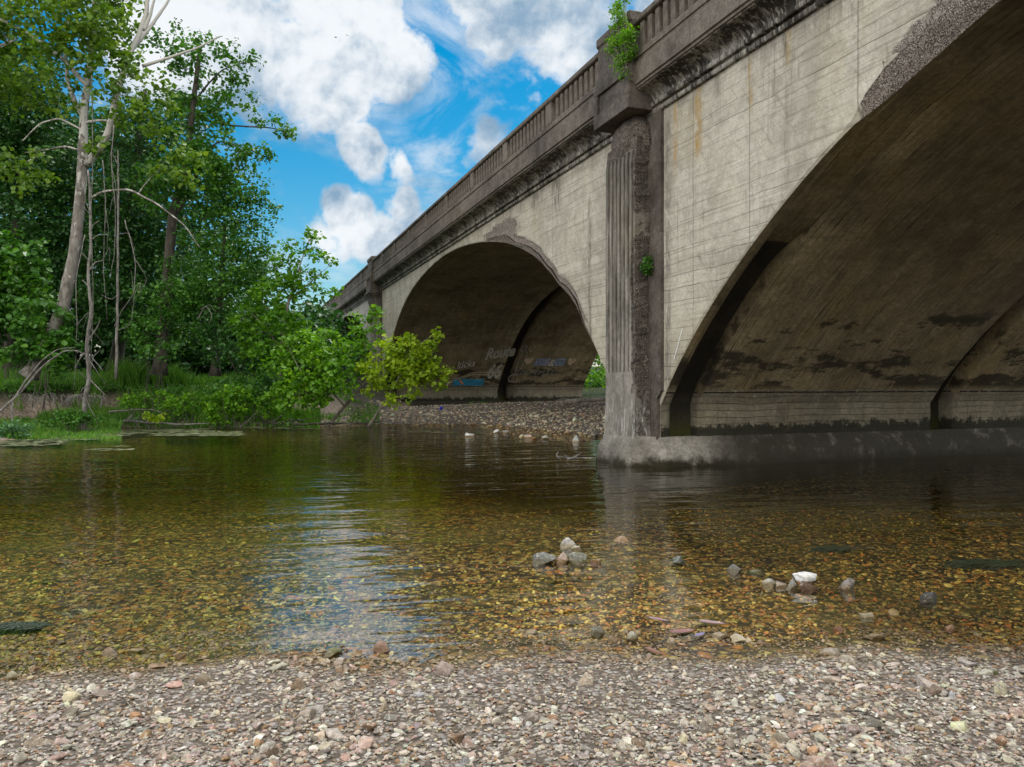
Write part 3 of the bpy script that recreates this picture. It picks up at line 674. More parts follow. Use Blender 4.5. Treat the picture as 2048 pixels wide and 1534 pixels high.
DARKB = barkmat('dark_bark', (.035, .03, .025), (.09, .08, .065))
LEAF_N = 0
def leaves(C, n_per, rc, L, flat=.75, wid=.8, up=.8, droop=0.0, toneb=0.0):
    """C (k,3) cluster centres -> arrays of folded leaf faces"""
    global LEAF_N
    C = np.asarray(C, float); k = len(C); rc = np.broadcast_to(np.asarray(rc, float), (k,))
    idx = np.repeat(np.arange(k), n_per); n = len(idx); LEAF_N += n
    off = RNG.normal(0, 1, (n, 3)); off /= np.linalg.norm(off, axis=1)[:, None]; off *= (RNG.uniform(0, 1, n) ** .45)[:, None]
    off = off * np.array([1, 1, flat]) * rc[idx][:, None]; P = C[idx] + off
    N = RNG.normal(0, .55, (n, 3)) + off / rc[idx][:, None] * .7 + np.array([0, 0, up]); N /= np.linalg.norm(N, axis=1)[:, None]
    D = RNG.normal(0, 1, (n, 3)) + off / rc[idx][:, None] * 1.0 + np.array([0, 0, -droop]); D -= N * (D * N).sum(1)[:, None]; D /= np.linalg.norm(D, axis=1)[:, None] + 1e-9
    S = np.cross(D, N); l = L * RNG.uniform(.45, 1.45, n)[:, None]; w_ = l * wid * .5
    fold = .25
    v0 = P; v3 = P + D * l
    v1 = P + D * l * .38 + S * w_ + N * w_ * fold; v2 = P + D * l * .74 + S * w_ * .72 + N * w_ * fold * .6
    v5 = P + D * l * .38 - S * w_ + N * w_ * fold; v4 = P + D * l * .74 - S * w_ * .72 + N * w_ * fold * .6
    V = np.stack([v0, v1, v2, v3, v4, v5], 1).reshape(-1, 3); b = np.arange(n)[:, None] * 6
    Fc = np.concatenate([b + np.array([[0, 1, 2, 3]]), b + np.array([[0, 3, 4, 5]])])
    tone = np.clip(np.repeat(RNG.uniform(0, 1, k)[idx] * .45 + RNG.uniform(0, .55, n) + toneb, 6), 0, 1)
    return V, Fc, tone
DENS = 6.0
def blob_points(blobs, dens):
    dens = dens * DENS
    out = []
    for px, py, rx, ry, Y in blobs[:]:
        c = np.array(at(px, py, Y)); a = rx / F_PX * Y; b = ry / F_PX * Y; d = min(max(a, b) * .8, 3.2)
        n = max(3, int(a * b * d * dens))
        u = RNG.normal(0, 1, (n, 3)); u /= np.linalg.norm(u, axis=1)[:, None]; u *= (RNG.uniform(.12, 1, n) ** .42)[:, None]
        lump = 1 + .22 * vnoise(u + px * .1, 2.1, 3)
        out.append(c + u * lump[:, None] * np.array([a, d, b]))
    return np.concatenate(out)
def plant(name, label, cat, base, trunk, r0, blobs, lm='mid', bark=None, L=.15, dens=6, n_per=26, rc=.42, group=None, limbs=(), rtip=.3, twig=1.0, wid=.8, flat=.75, droop=.2, up=.8, stems=(), crown='crown', toneb=0.0):
    base = Vector(base); root = empty(name, base); tag(root, label, cat, group)
    bo = np.array(base)
    def curve(pts, n):
        pts = np.array([tuple(p_) for p_ in pts]); q = np.linspace(0, len(pts) - 1, n); i = np.arange(len(pts))
        P = np.stack([np.interp(q, i, pts[:, k]) for k in range(3)], 1)
        for _ in range(2): P[1:-1] = P[1:-1] * .5 + (P[:-2] + P[2:]) * .25
        return P
    skel = []
    if trunk:
        pts = curve([at(*q) for q in trunk], 8 * len(trunk)); rr = r0 * np.linspace(1, rtip, len(pts)); rr[:3] *= np.array([1.35, 1.15, 1.05])
        rr = rr * (1 + .07 * vnoise(pts, 1.5, 4)); o = MB(); o.tube(pts - bo, rr, 12 if r0 > .1 else 7, .05); o.build('trunk', bark or BARK, root, True)
        skel.append(np.concatenate([pts, rr[:, None]], 1))
    o = MB(); any_ = False
    for lm_ in limbs:
        pts = curve([at(*q) for q in lm_[0]], 6 * len(lm_[0])); pts[1:-1] += .10 * np.stack([vnoise(pts, 1, 5 + k) for k in range(3)], 1)[1:-1] * min(1, lm_[1] * 8)
        rr = lm_[1] * np.linspace(1, lm_[2] if len(lm_) > 2 else .25, len(pts))
        q_ = MB(); q_.tube(pts - bo, rr, 9, .06); q_.build('limb', bark or BARK, root, True)
        skel.append(np.concatenate([pts, rr[:, None]], 1))
    if blobs:
        C = blob_points(blobs, dens)
        if twig and skel:
            sk = np.concatenate(skel); order = np.argsort(np.linalg.norm(C - np.mean(sk[:, :3], 0), axis=1)); cs = C[order][::max(1, int(len(C) / (260 * twig)))]
            for c_ in cs:
                d = np.linalg.norm(sk[:, :3] - c_, axis=1) + .3 * np.maximum(0, sk[:, 2] - c_[2]); j = int(np.argmin(d)); a_ = sk[j, :3]; dd = float(np.linalg.norm(c_ - a_))
                if dd < .15: continue
                r_ = min(sk[j, 3] * .7, .012 + .016 * dd); mid_ = (a_ + c_) / 2 + np.array([0, 0, .12 * dd]) + RNG.normal(0, .06 * dd, 3)
                f = np.linspace(0, 1, 5)[:, None]; pts = a_ * (1 - f) ** 2 + 2 * mid_ * f * (1 - f) + c_ * f ** 2
                rr = r_ * np.linspace(1, .45, 5); o.tube(pts - bo, rr, 5, 0, False); any_ = True
                sk = np.concatenate([sk, np.concatenate([pts[1:], rr[1:, None]], 1)])
        V, Fc, tone = leaves(C, n_per, rc * RNG.uniform(.6, 1.3, len(C)), L, flat, wid, up, droop, toneb)
        link(crown, np_mesh(crown, V - bo, Fc, {'tone': tone}), LM[lm], root)
    if any_: o.build('twigs', bark or BARK, root, True)
    return root
def base_at(px, py, Y, dz=-.1):
    q = at(px, py, Y); return Vector((q.x, q.y, gz(q.x, q.y) + dz))

# the big sycamore
Ys = 30.5
plant('sycamore_tree', 'tall leaning sycamore with mottled pale bark, forked trunk and loose yellow-green leaves', 'tree', base_at(60, 740, Ys),
      [(58, 752, Ys), (95, 690, Ys), (125, 620, Ys), (150, 500, Ys), (160, 400, Ys), (166, 300, Ys), (168, 220, Ys), (182, 120, Ys + .3), (190, 20, Ys + .6), (200, -120, Ys + 1)], .285,
      [(110, 40, 130, 60, Ys), (30, 60, 60, 90, Ys + 1), (190, 90, 70, 60, Ys - .8), (240, 140, 60, 50, Ys - 1), (300, 180, 50, 45, Ys), (250, 220, 60, 40, Ys - .6), (60, 190, 70, 45, Ys + .4), (45, 340, 60, 60, Ys - .5),
       (330, 250, 50, 45, Ys), (130, -60, 150, 60, Ys), (-60, 120, 80, 120, Ys), (270, 60, 30, 40, Ys + 1), (250, 5, 40, 25, Ys + 1), (375, 330, 55, 40, Ys + .3), (300, 320, 40, 30, Ys - .3), (170, 30, 70, 50, Ys - 1), (90, 130, 60, 50, Ys - .8), (200, 190, 40, 30, Ys - 1), (130, 190, 40, 35, Ys - .7), (230, 60, 40, 50, Ys - .6), (210, 300, 30, 20, Ys - .6)],
      'syc', SYCB, .20, 3.0, 16, .40, limbs=[
          ([(172, 330, Ys), (205, 290, Ys - .3), (228, 235, Ys - .5), (235, 180, Ys - .4), (262, 105, Ys - .2), (285, 40, Ys), (300, -40, Ys)], .155, .5),
          ([(262, 100, Ys), (285, 70, Ys), (330, 10, Ys + .3), (360, -40, Ys + .5)], .10), ([(286, 60, Ys), (300, 20, Ys), (318, -30, Ys)], .09),
          ([(169, 238, Ys), (135, 160, Ys + .3), (128, 90, Ys + .3), (140, 30, Ys + .3)], .10, .5),
          ([(176, 172, Ys), (125, 118, Ys), (60, 68, Ys), (0, 40, Ys - .2), (-60, 10, Ys)], .10, .4), ([(0, 92, Ys), (45, 72, Ys), (-60, 130, Ys)], .04),
          ([(167, 262, Ys), (120, 237, Ys - .2), (80, 245, Ys - .4), (45, 282, Ys - .4)], .045, .4), ([(166, 303, Ys), (130, 293, Ys - .3), (90, 300, Ys - .4), (50, 305, Ys - .4)], .045, .4),
          ([(90, 305, Ys), (50, 325, Ys), (5, 333, Ys)], .03), ([(182, 395, Ys), (210, 382, Ys - .4), (260, 378, Ys - .6), (320, 410, Ys - .6), (370, 450, Ys - .5), (400, 495, Ys - .5)], .05, .4),
          ([(285, 132, Ys), (340, 115, Ys + .2), (395, 95, Ys + .2), (445, 72, Ys + .2)], .07, .3), ([(172, 245, Ys), (205, 240, Ys - .3), (230, 244, Ys - .3)], .05, .8)], twig=1.0, group=None)
# dense trees behind, each its own
plant('leafy_tree', 'dense dark green tree at the left edge behind the sycamore', 'tree', base_at(20, 740, 37), [(20, 742, 37), (30, 500, 37), (45, 300, 37), (55, 150, 37)], .3,
      [(40, 150, 110, 60, 37), (20, 250, 120, 90, 37), (70, 340, 110, 90, 37), (30, 450, 120, 80, 36), (90, 540, 100, 70, 36), (10, 600, 100, 70, 35), (-120, 300, 140, 200, 37)], 'dark', DARKB, .16, 2.4, 34, .55, 'trees of the far bank')
plant('leafy_tree', 'tall dark tree with fine leaves directly behind the sycamore fork', 'tree', base_at(230, 740, 38), [(230, 742, 38), (250, 600, 38), (262, 400, 38), (275, 300, 38), (290, 180, 38)], .32,
      [(250, 280, 80, 70, 38), (330, 240, 90, 60, 38), (170, 400, 110, 70, 38), (280, 400, 110, 90, 37), (210, 500, 120, 80, 37), (310, 520, 100, 80, 37), (240, 610, 120, 70, 36), (150, 620, 80, 60, 36)], 'dark', DARKB, .15, 2.4, 34, .52, 'trees of the far bank')
plant('broadleaf_tree', 'broad-crowned green tree whose airy branches reach right into the open sky', 'tree', base_at(330, 745, 34), [(318, 750, 34), (335, 560, 34), (345, 430, 34), (372, 345, 34), (385, 220, 34), (400, 100, 34)], .27,
      [(400, 130, 60, 45, 34), (350, 80, 55, 30, 34.5), (440, 90, 45, 22, 34), (455, 180, 45, 40, 34), (400, 230, 80, 50, 34), (440, 300, 75, 50, 33.5), (470, 130, 26, 12, 34), (500, 120, 16, 8, 34), (495, 215, 26, 30, 34), (530, 235, 30, 16, 33.6), (562, 255, 24, 15, 33.6), (575, 268, 12, 14, 33.6),
       (390, 340, 90, 50, 33.5), (450, 390, 70, 50, 33.5), (505, 300, 26, 20, 33.5), (535, 318, 20, 10, 33.5), (320, 380, 60, 50, 33)], 'mid', DARKB, .17, 3.1, 24, .40, 'trees of the far bank',
      limbs=[([(385, 230, 34), (430, 245, 34), (480, 252, 34), (545, 256, 33.6), (580, 268, 33.6)], .06), ([(375, 330, 34), (440, 280, 34), (500, 300, 33.6), (545, 318, 33.5)], .05), ([(390, 200, 34), (440, 140, 34), (510, 118, 34)], .05), ([(345, 430, 34), (372, 400, 34), (392, 345, 33.7)], .12, .7)])
plant('leafy_tree', 'green tree with small leaves standing right of the others, its edge against the clouds', 'tree', base_at(430, 750, 34.5), [(430, 752, 34.5), (440, 600, 34.5), (450, 450, 34.5)], .2,
      [(480, 400, 55, 40, 34), (515, 440, 40, 35, 34), (440, 470, 80, 60, 34), (520, 405, 16, 8, 34), (545, 412, 13, 7, 34), (490, 500, 60, 45, 34), (400, 560, 90, 55, 34), (460, 600, 75, 50, 34), (380, 640, 90, 55, 34.5), (500, 555, 50, 40, 34), (520, 380, 22, 18, 34), (530, 470, 30, 28, 34), (505, 340, 30, 22, 34), (540, 500, 25, 20, 34), (470, 350, 50, 35, 34)], 'mid', DARKB, .13, 3.2, 34, .40, 'trees of the far bank')
plant('box_elder', 'bright green maple-like tree leaning out beside the far end of the bridge', 'tree', base_at(565, 775, 33.5), [(560, 776, 33.5), (562, 700, 33.5), (575, 610, 33.5), (600, 540, 33.5)], .11,
      [(605, 490, 26, 22, 33.5), (628, 468, 12, 10, 33.5), (565, 515, 40, 25, 33.5), (645, 525, 26, 32, 33.3), (655, 575, 22, 14, 33.3), (600, 560, 45, 35, 33.5), (555, 590, 50, 40, 33.5), (500, 640, 50, 38, 33), (570, 650, 55, 35, 33), (520, 700, 50, 32, 33), (590, 700, 40, 30, 33)], 'bright', BARK, .17, 5.0, 26, .34, None, stems=(),
      limbs=[([(580, 600, 33.5), (625, 560, 33.4), (660, 530, 33.3)], .03), ([(562, 700, 33.5), (530, 650, 33.3), (495, 620, 33)], .04), ([(595, 545, 33.5), (610, 500, 33.5), (628, 465, 33.5)], .03)], toneb=-.15)
plant('overhanging_tree', 'green leafy tree leaning over the water on a slanting stem, left of the yellow-green one', 'tree', base_at(655, 852, 32.5, -.05), [(652, 856, 32.5), (690, 812, 32.2), (740, 755, 31.8), (765, 725, 31.5)], .085,
      [(600, 700, 40, 30, 31.5), (640, 720, 50, 35, 31.5), (590, 760, 42, 35, 31.2), (650, 770, 55, 32, 31.2), (700, 690, 35, 30, 31.5), (718, 640, 20, 25, 31.5), (745, 655, 25, 14, 31.3), (745, 625, 10, 10, 31.5), (580, 800, 38, 22, 31), (640, 800, 30, 12, 31.2), (690, 740, 40, 25, 31.2), (730, 690, 28, 18, 31.3), (560, 730, 30, 30, 31.2), (620, 680, 30, 22, 31.5), (670, 665, 28, 20, 31.5), (610, 775, 55, 40, 31), (715, 720, 30, 22, 31.2), (560, 790, 30, 26, 31)], 'bright', BARK, .17, 6.5, 26, .30, None,
      limbs=[([(740, 755, 31.8), (728, 700, 31.5), (735, 650, 31.5), (745, 625, 31.5)], .03), ([(690, 812, 32.2), (650, 770, 31.5), (600, 740, 31.3), (580, 700, 31.3)], .045)], toneb=0)
plant('overhanging_tree', 'yellow-green leafy tree leaning over the water on a thin stem before the arch', 'tree', base_at(740, 850, 32), [(738, 852, 32), (762, 815, 31.6), (790, 770, 31), (815, 720, 30.7)], .07,
      [(790, 690, 35, 25, 30.6), (830, 680, 40, 17, 30.6), (870, 670, 14, 10, 30.6), (820, 725, 55, 28, 30.6), (870, 735, 30, 18, 30.5), (895, 748, 14, 10, 30.5), (770, 745, 40, 28, 30.8), (840, 765, 38, 22, 30.6), (880, 775, 13, 12, 30.5), (790, 800, 30, 14, 30.8), (750, 775, 35, 20, 31), (760, 700, 25, 22, 30.7), (820, 700, 50, 28, 30.6), (860, 700, 25, 20, 30.6), (850, 740, 45, 24, 30.6), (800, 745, 45, 30, 30.7), (820, 785, 28, 14, 30.7), (740, 745, 30, 22, 30.9)], 'lime', BARK, .15, 8.5, 24, .26, None,
      limbs=[([(790, 770, 31), (850, 745, 30.6), (895, 748, 30.5)], .025), ([(800, 745, 30.9), (830, 695, 30.6), (870, 668, 30.6)], .025), ([(762, 815, 31.6), (800, 800, 31), (850, 770, 30.6)], .03)], toneb=0)
# undergrowth and bank shrubs
SH = [('leafy_shrub', 'big-leaved shrub hiding the foot of the leaning sycamore', 90, 680, 30, [(85, 650, 55, 55, 30), (110, 700, 50, 40, 29.6), (50, 700, 45, 35, 30)], 'mid', .2, 5, .33),
      ('leafy_shrub', 'big-leaved green shrub left of the sycamore trunk at the photo edge', 20, 640, 31.5, [(30, 520, 60, 50, 31.5), (10, 600, 60, 50, 31), (60, 590, 40, 45, 31), (-60, 600, 80, 90, 31)], 'mid', .24, 4, .38),
      ('leafy_shrub', 'feathery dark shrub between the bare pole and the dark hollow', 300, 690, 32.5, [(290, 660, 50, 30, 32.5), (330, 600, 60, 40, 33), (310, 700, 45, 25, 32)], 'mid', .14, 5, .36),
      ('leafy_shrub', 'dark shrub under the bright tree near the far pier', 520, 760, 33, [(470, 700, 55, 40, 33.5), (520, 750, 45, 35, 33), (430, 650, 40, 40, 33.5)], 'dark', .14, 5, .36),
      ('bank_shrub', 'low bright shrub on the eroded bank, nearest the bare soil', 262, 815, 30.5, [(255, 800, 22, 17, 30.5), (285, 800, 18, 14, 30.6)], 'bright', .11, 22, .2),
      ('bank_shrub', 'spreading bright shrub in the middle of the bank', 345, 820, 31, [(330, 800, 24, 18, 31), (362, 808, 28, 20, 31), (385, 795, 20, 12, 31)], 'bright', .11, 20, .21),
      ('bank_shrub', 'small lime-green shrub close to the waterline below the spreading shrub', 300, 836, 30.4, [(290, 832, 16, 8, 30.3), (318, 838, 12, 7, 30.3)], 'lime', .10, 26, .17),
      ('bank_shrub', 'large rounded green shrub right at the water edge', 450, 840, 31, [(440, 815, 36, 28, 31), (480, 800, 34, 30, 31.2), (455, 790, 30, 25, 31.2), (420, 830, 22, 16, 30.8)], 'bright', .12, 14, .23),
      ('bank_shrub', 'low trailing green shrub beside the slanting stems', 530, 835, 31.6, [(525, 825, 26, 12, 31.6), (560, 838, 24, 9, 31.6), (600, 832, 18, 8, 31.6)], 'bright', .11, 18, .2),
      ('bank_shrub', 'dense dark green bush overhanging the water left of the rocky gap', 150, 850, 27.8, [(150, 832, 30, 16, 27.8), (180, 838, 26, 13, 27.8), (120, 838, 24, 12, 27.8)], 'mid', .10, 26, .19),
      ('bank_shrub', 'grey-green leafy clump at the far left water edge', 30, 868, 25, [(25, 850, 32, 18, 25), (60, 862, 24, 12, 24.8), (0, 868, 30, 14, 24.6)], 'blue', .09, 32, .17),
      ('bank_shrub', 'leafy mass spilling over the bank edge behind the large rounded shrub', 500, 800, 32.5, [(470, 775, 40, 22, 32.6), (520, 790, 34, 18, 32.5), (560, 805, 30, 14, 32.3)], 'mid', .12, 13, .24),
      ('bank_shrub', 'weedy green growth on the bank edge above the spreading shrub', 380, 790, 32.5, [(300, 782, 26, 9, 32.5), (350, 780, 30, 10, 32.5), (405, 784, 26, 12, 32.4)], 'mid', .10, 16, .2),
      ('bank_shrub', 'small green shrub in the bar gravel near the far pier', 955, 815, 42, [(945, 812, 14, 6, 42), (965, 808, 10, 4, 42)], 'mid', .13, 12, .2)]
for nm, lab, px, py, Y, bl, lm, L_, dn_, rc_ in SH:
    b_ = base_at(px, py, Y); sr_ = plant(nm, lab, 'shrub', b_, [], 0, bl, lm, BARK, L_, dn_, 30, rc_, 'shrubs along the far bank', crown='foliage', droop=.1)
    sk_ = MB()
    for px2, py2, rx, ry, Y2 in bl:
        c_ = np.array(at(px2, py2, Y2)) - np.array(b_)
        for _ in range(2): e_ = c_ + RNG.normal(0, .2, 3); sk_.tube([(c_[0] * .8 + RNG.normal(0, .25), c_[1] * .8 + RNG.normal(0, .1), 0), tuple(e_ * .5 + np.array([0, 0, .06])), tuple(e_)], [.02, .014, .006], 5, 0, False)
    sk_.build('stems', DARKB, sr_, True)
# woods in the depth behind, reading as one mass
def woods(name, blobs, lm, L_, dens, n_per, rc_):
    C = blob_points(blobs, dens); V, Fc, tone = leaves(C, n_per, rc_ * RNG.uniform(.7, 1.3, len(C)), L_)
    o_ = link(name, np_mesh(name, V, Fc, {'tone': tone}), LM[lm]); tag(o_, kind='stuff'); return o_
wb = [(x_, y_, 110, 100, 47 + (i % 3) * 3) for i, (x_, y_) in enumerate([(-300, 200), (-150, 150), (-150, 400), (-300, 550), (-20, 250), (80, 300), (180, 330), (280, 330), (370, 400), (-20, 500), (100, 500), (220, 520), (340, 560), (440, 560), (500, 640), (60, 650), (200, 680), (330, 680), (430, 690), (560, 690), (620, 700), (-150, 650)])]
wb += [(x_, 700, 80, 50, 45) for x_ in range(-150, 640, 65)] + [(x_, 655, 80, 50, 46) for x_ in range(-120, 600, 75)]
woods('woods', wb, 'dark', .36, .22, 46, 1.3)
wb = [(x_, y_, 190, 170, Y_) for x_, Y_ in ((-420, 36), (-700, 34), (-1000, 32), (-1350, 30), (-1750, 28), (-2200, 26)) for y_ in (640, 400)]
wb += [(x_, 640, 190, 130, 75) for x_ in (1900, 2200, 2600, 3000, 3500, 4000)]
woods('woods', wb, 'mid', .42, .05, 44, 1.7)
wb = [(x_, y_, 70, 60, Y_) for x_, y_, Y_ in [(1160, 740, 78), (1200, 700, 80), (1240, 740, 78), (1190, 620, 84), (1120, 700, 84), (1060, 640, 88), (1260, 640, 84), (1300, 700, 80)]] + [(x_, 768, 40, 26, 66) for x_ in (1150, 1185, 1220)]
woods('woods', wb, 'bright', .34, .12, 40, 1.3)
# trees further round, seen only in the water or from beside
for i, (x_, y_, h_) in enumerate([(-34, 20, 9), (-30, 27, 11), (-42, 14, 10), (-25, 36, 12)]): pass

# bare pole, vines, dead sapling and arching stem on the left bank
def wood_thing(name, label, cat, pieces, mat, group=None, part='stem', seg=7, base=None):
    p0 = Vector(base) if base is not None else Vector(at(*pieces[0][0][0])); root = empty(name, p0); tag(root, label, cat, group)
    o1, o2 = MB(), MB(); two = False
    for i, (pts, r_) in enumerate(pieces):
        P = np.array([tuple(at(*q)) for q in pts]); n = 5 * len(P); q = np.linspace(0, len(P) - 1, n)
        P = np.stack([np.interp(q, np.arange(len(P)), P[:, k]) for k in range(3)], 1)
        for _ in range(3): P[1:-1] = P[1:-1] * .5 + (P[:-2] + P[2:]) * .25
        P[1:-1] += (.03 * np.stack([vnoise(P, 2.5, 5 + k + i) for k in range(3)], 1))[1:-1]
        (o1 if i == 0 else o2).tube(P - np.array(p0), r_ * np.linspace(1, .35, n), seg if i == 0 else 5, .08); two |= i > 0
    o1.build(part, mat, root, True)
    if two: o2.build('twigs', mat, root, True)
    return root
Y_ = 29.8
wood_thing('dead_sapling', 'thin pale bare pole rising straight from the grass right of the sycamore', 'dead tree', [([(232, 757, Y_), (234, 640, Y_), (236, 500, Y_), (237, 380, Y_), (236, 300, Y_)], .062), ([(235, 590, Y_), (222, 600, Y_), (203, 590, Y_)], .02), ([(235, 660, Y_), (262, 650, Y_), (268, 600, Y_), (262, 540, Y_)], .015), ([(236, 470, Y_), (258, 465, Y_), (270, 500, Y_)], .015), ([(236, 330, Y_), (222, 300, Y_), (220, 315, Y_)], .015)], DEAD)
Y_ = 28.5
wood_thing('dead_tree', 'gnarled bare grey tree tangled with twigs at the water edge below the sycamore', 'dead tree',
    [([(168, 868, Y_), (168, 820, Y_), (175, 780, Y_), (180, 740, Y_), (172, 705, Y_), (176, 670, Y_), (184, 620, Y_), (176, 560, Y_), (182, 480, Y_), (180, 400, Y_), (176, 340, Y_)], .10)] +
    [([(x0, y0, Y_), ((x0 + x1) / 2 + random.uniform(-8, 8), (y0 + y1) / 2 - 6, Y_ + random.uniform(-.4, .4)), (x1, y1, Y_ + random.uniform(-.4, .4))], random.uniform(.014, .035)) for x0, y0, x1, y1 in
     [(176, 700, 205, 740), (176, 700, 150, 740), (178, 720, 212, 770), (175, 760, 148, 735), (180, 740, 200, 700), (172, 705, 188, 660), (175, 770, 160, 800), (176, 650, 210, 690), (180, 600, 165, 560), (180, 540, 205, 520), (178, 470, 200, 440), (178, 520, 150, 500), (170, 850, 150, 872), (170, 850, 190, 880), (168, 860, 205, 862), (180, 760, 210, 790), (176, 680, 200, 640), (170, 790, 196, 850), (182, 480, 215, 470), (182, 430, 160, 400)]], DEAD)
wood_thing('arching_stem', 'long pale bare stem arching over the eroded bank to the left edge', 'branch', [([(-40, 850, 26.5), (0, 822, 27), (30, 797, 27.5), (62, 760, 28), (95, 722, 28.3), (130, 702, 28.4), (155, 700, 28.5), (175, 715, 28.5)], .05), ([(28, 798, 27.5), (55, 755, 27.8), (90, 715, 28), (118, 697, 28.2), (150, 695, 28.4)], .04), ([(24, 805, 27.4), (24, 840, 27), (27, 868, 26.4)], .05)], DEAD)
vines = [([(183, 150, 29.6), (186, 300, 29.6), (182, 430, 29.6), (187, 600, 29.6), (181, 740, 29.6)], 'long grey vine hanging close along the sycamore trunk'),
         ([(205, 320, 29.4), (212, 420, 29.4), (205, 520, 29.4), (214, 640, 29.4)], 'vine hanging free from the right fork of the sycamore'),
         ([(228, 250, 29.4), (222, 330, 29.4), (232, 420, 29.4), (228, 520, 29.4), (220, 560, 29.4)], 'twisted vine hanging just left of the bare pole'),
         ([(250, 440, 29.4), (272, 520, 29.4), (268, 590, 29.4), (244, 620, 29.4), (228, 655, 29.4)], 'looping vine curling right of the bare pole'),
         ([(170, 470, 29.8), (150, 560, 29.6), (155, 650, 29.5), (147, 780, 29.4)], 'thin vine hanging down to the soil left of the dead tree')]
for pts, lab in vines:
    ex = [([(pts[1][0], pts[1][1], pts[1][2]), (pts[1][0] + random.uniform(-25, 25), pts[1][1] + 40, pts[1][2]), (pts[1][0] + random.uniform(-15, 15), pts[1][1] + 90, pts[1][2])], .012), ([pts[2], (pts[2][0] + random.uniform(-30, 30), pts[2][1] - 30, pts[2][2]), (pts[2][0] + random.uniform(-40, 40), pts[2][1] + 10, pts[2][2])], .012)]
    wood_thing('hanging_vine', lab, 'vine', [(pts, .02)] + ex, DEAD, 'vines hanging from the sycamore')
wood_thing('thicket_branch', 'bare arching twig in front of the dark hollow between the trees', 'branch', [([(395, 640, 32), (412, 610, 31.8), (425, 630, 31.7), (418, 652, 31.7)], .02), ([(400, 618, 31.8), (420, 608, 31.8), (432, 625, 31.7)], .012)], DEAD)

# grasses on the bank (nobody could count the blades)
def blades(name, lm, regions, h0, w0=.018):
    Vs, Fs, Ts = [], [], []; base_ = 0
    for px0, px1, Y0, Y1, n, hmul in regions:
        Yv = RNG.uniform(Y0, Y1, n); pxv = RNG.uniform(px0, px1, n); X_ = (pxv - CX) / F_PX * Yv
        cl = vnoise(np.stack([X_, Yv, 0 * X_], 1), 1.2, 8); zz_, wd_, so_ = ground_z(X_, Yv, True); keep = (cl > -.25) & ((so_ < .5) | (zz_ < .42) | (cl > .55)); X_ = X_[keep]; Yv = Yv[keep]; cl = cl[keep]; n = len(X_)
        Zv = ground_z(X_, Yv); h_ = h0 * hmul * RNG.uniform(.5, 1.2, n) * (1 + .4 * cl); az = RNG.uniform(0, 2 * np.pi, n); lean = RNG.uniform(.1, .6, n)
        d = np.stack([np.cos(az), np.sin(az), 0 * az], 1); s_ = np.stack([-np.sin(az + 1), np.cos(az + 1), 0 * az], 1) * w0
        b_ = np.stack([X_, Yv, Zv - .03], 1); m_ = b_ + d * (h_ * lean * .3)[:, None] + np.array([0, 0, 1]) * (h_ * .6)[:, None]; t_ = b_ + d * (h_ * lean)[:, None] + np.array([0, 0, 1]) * (h_)[:, None]
        V = np.stack([b_ - s_, b_ + s_, m_ + s_ * .8, m_ - s_ * .8, t_], 1).reshape(-1, 3); i = np.arange(n)[:, None] * 5 + base_
        Vs.append(V); Fs.append((i + np.array([[0, 1, 2, 3]]), i + np.array([[3, 2, 4]]))); Ts.append(np.repeat(np.clip(RNG.uniform(0, 1, n) * .8 + cl * .3, 0, 1), 5)); base_ += n * 5
    me = np_mesh(name, np.concatenate(Vs), [np.concatenate([f[0] for f in Fs]), np.concatenate([f[1] for f in Fs])], {'tone': np.concatenate(Ts)})
    o_ = link(name, me, LM[lm]); tag(o_, kind='stuff'); return o_
blades('bank_grass', 'grass', [(-100, 640, 33, 39, 16000, 1.0), (230, 470, 33.2, 36, 12000, 2.1), (380, 560, 33, 36, 8000, 2.0), (0, 240, 29.5, 33, 9000, .8), (-60, 240, 24.5, 29.5, 7000, .45), (240, 640, 31.5, 34, 3000, .5), (560, 760, 33.4, 38, 3000, .35), (180, 640, 32.4, 34.2, 9000, .9), (0, 200, 29.6, 31.0, 2500, .7)], .55)
# low broad leaves carpeting the bank
n = 2600; Yv = RNG.uniform(24, 40, n); pxv = RNG.uniform(-150, 640, n); X_ = (pxv - CX) / F_PX * Yv
df_ = seg_dist(X_, Yv, FAR); zz, wd, so_ = ground_z(X_, Yv, True); k_ = (wd > .85) | ((zz > .03) & (zz < .5) & (vnoise(np.stack([X_, Yv, X_ * 0], 1), .8, 3) > .0)); C = np.stack([X_, Yv, zz + .12], 1)[k_]
V, Fc, tone = leaves(C, 34, .38, .09, .4); o = link('ground_cover', np_mesh('ground_cover', V, Fc, {'tone': tone}), LM['mid']); tag(o, kind='stuff')

# shrub rooted in the parapet and tuft on the pilaster
def bridge_plant(label, t0, s0, z0, blobs, L_, dens, rc_, lm, n_per=30, stems=()):
    b_ = b2w(t0, s0, z0); root = empty('wall_plant', b_); tag(root, label, 'plant', None)
    C = []; o = MB()
    for dt, ds, dz, rr, n_ in blobs:
        u = RNG.normal(0, 1, (n_, 3)); u /= np.linalg.norm(u, axis=1)[:, None]; u *= RNG.uniform(.2, 1, (n_, 1)) * rr
        c_ = np.array(b2w(t0 + dt, s0 + ds, z0 + dz)); C.append(c_ + u)
        for q_ in range(3): e_ = c_ + u[q_ % n_] - np.array(b_); o.tube([(0, 0, 0), tuple(e_ * .5 + RNG.normal(0, .04, 3)), tuple(e_)], [.014, .009, .004], 5, 0, False)
    V, Fc, tone = leaves(np.concatenate(C), n_per, rc_, L_, .9, .6); link('foliage', np_mesh('foliage', V - np.array(b_), Fc, {'tone': tone}), LM[lm], root)
    o.build('stems', BARK, root, True)
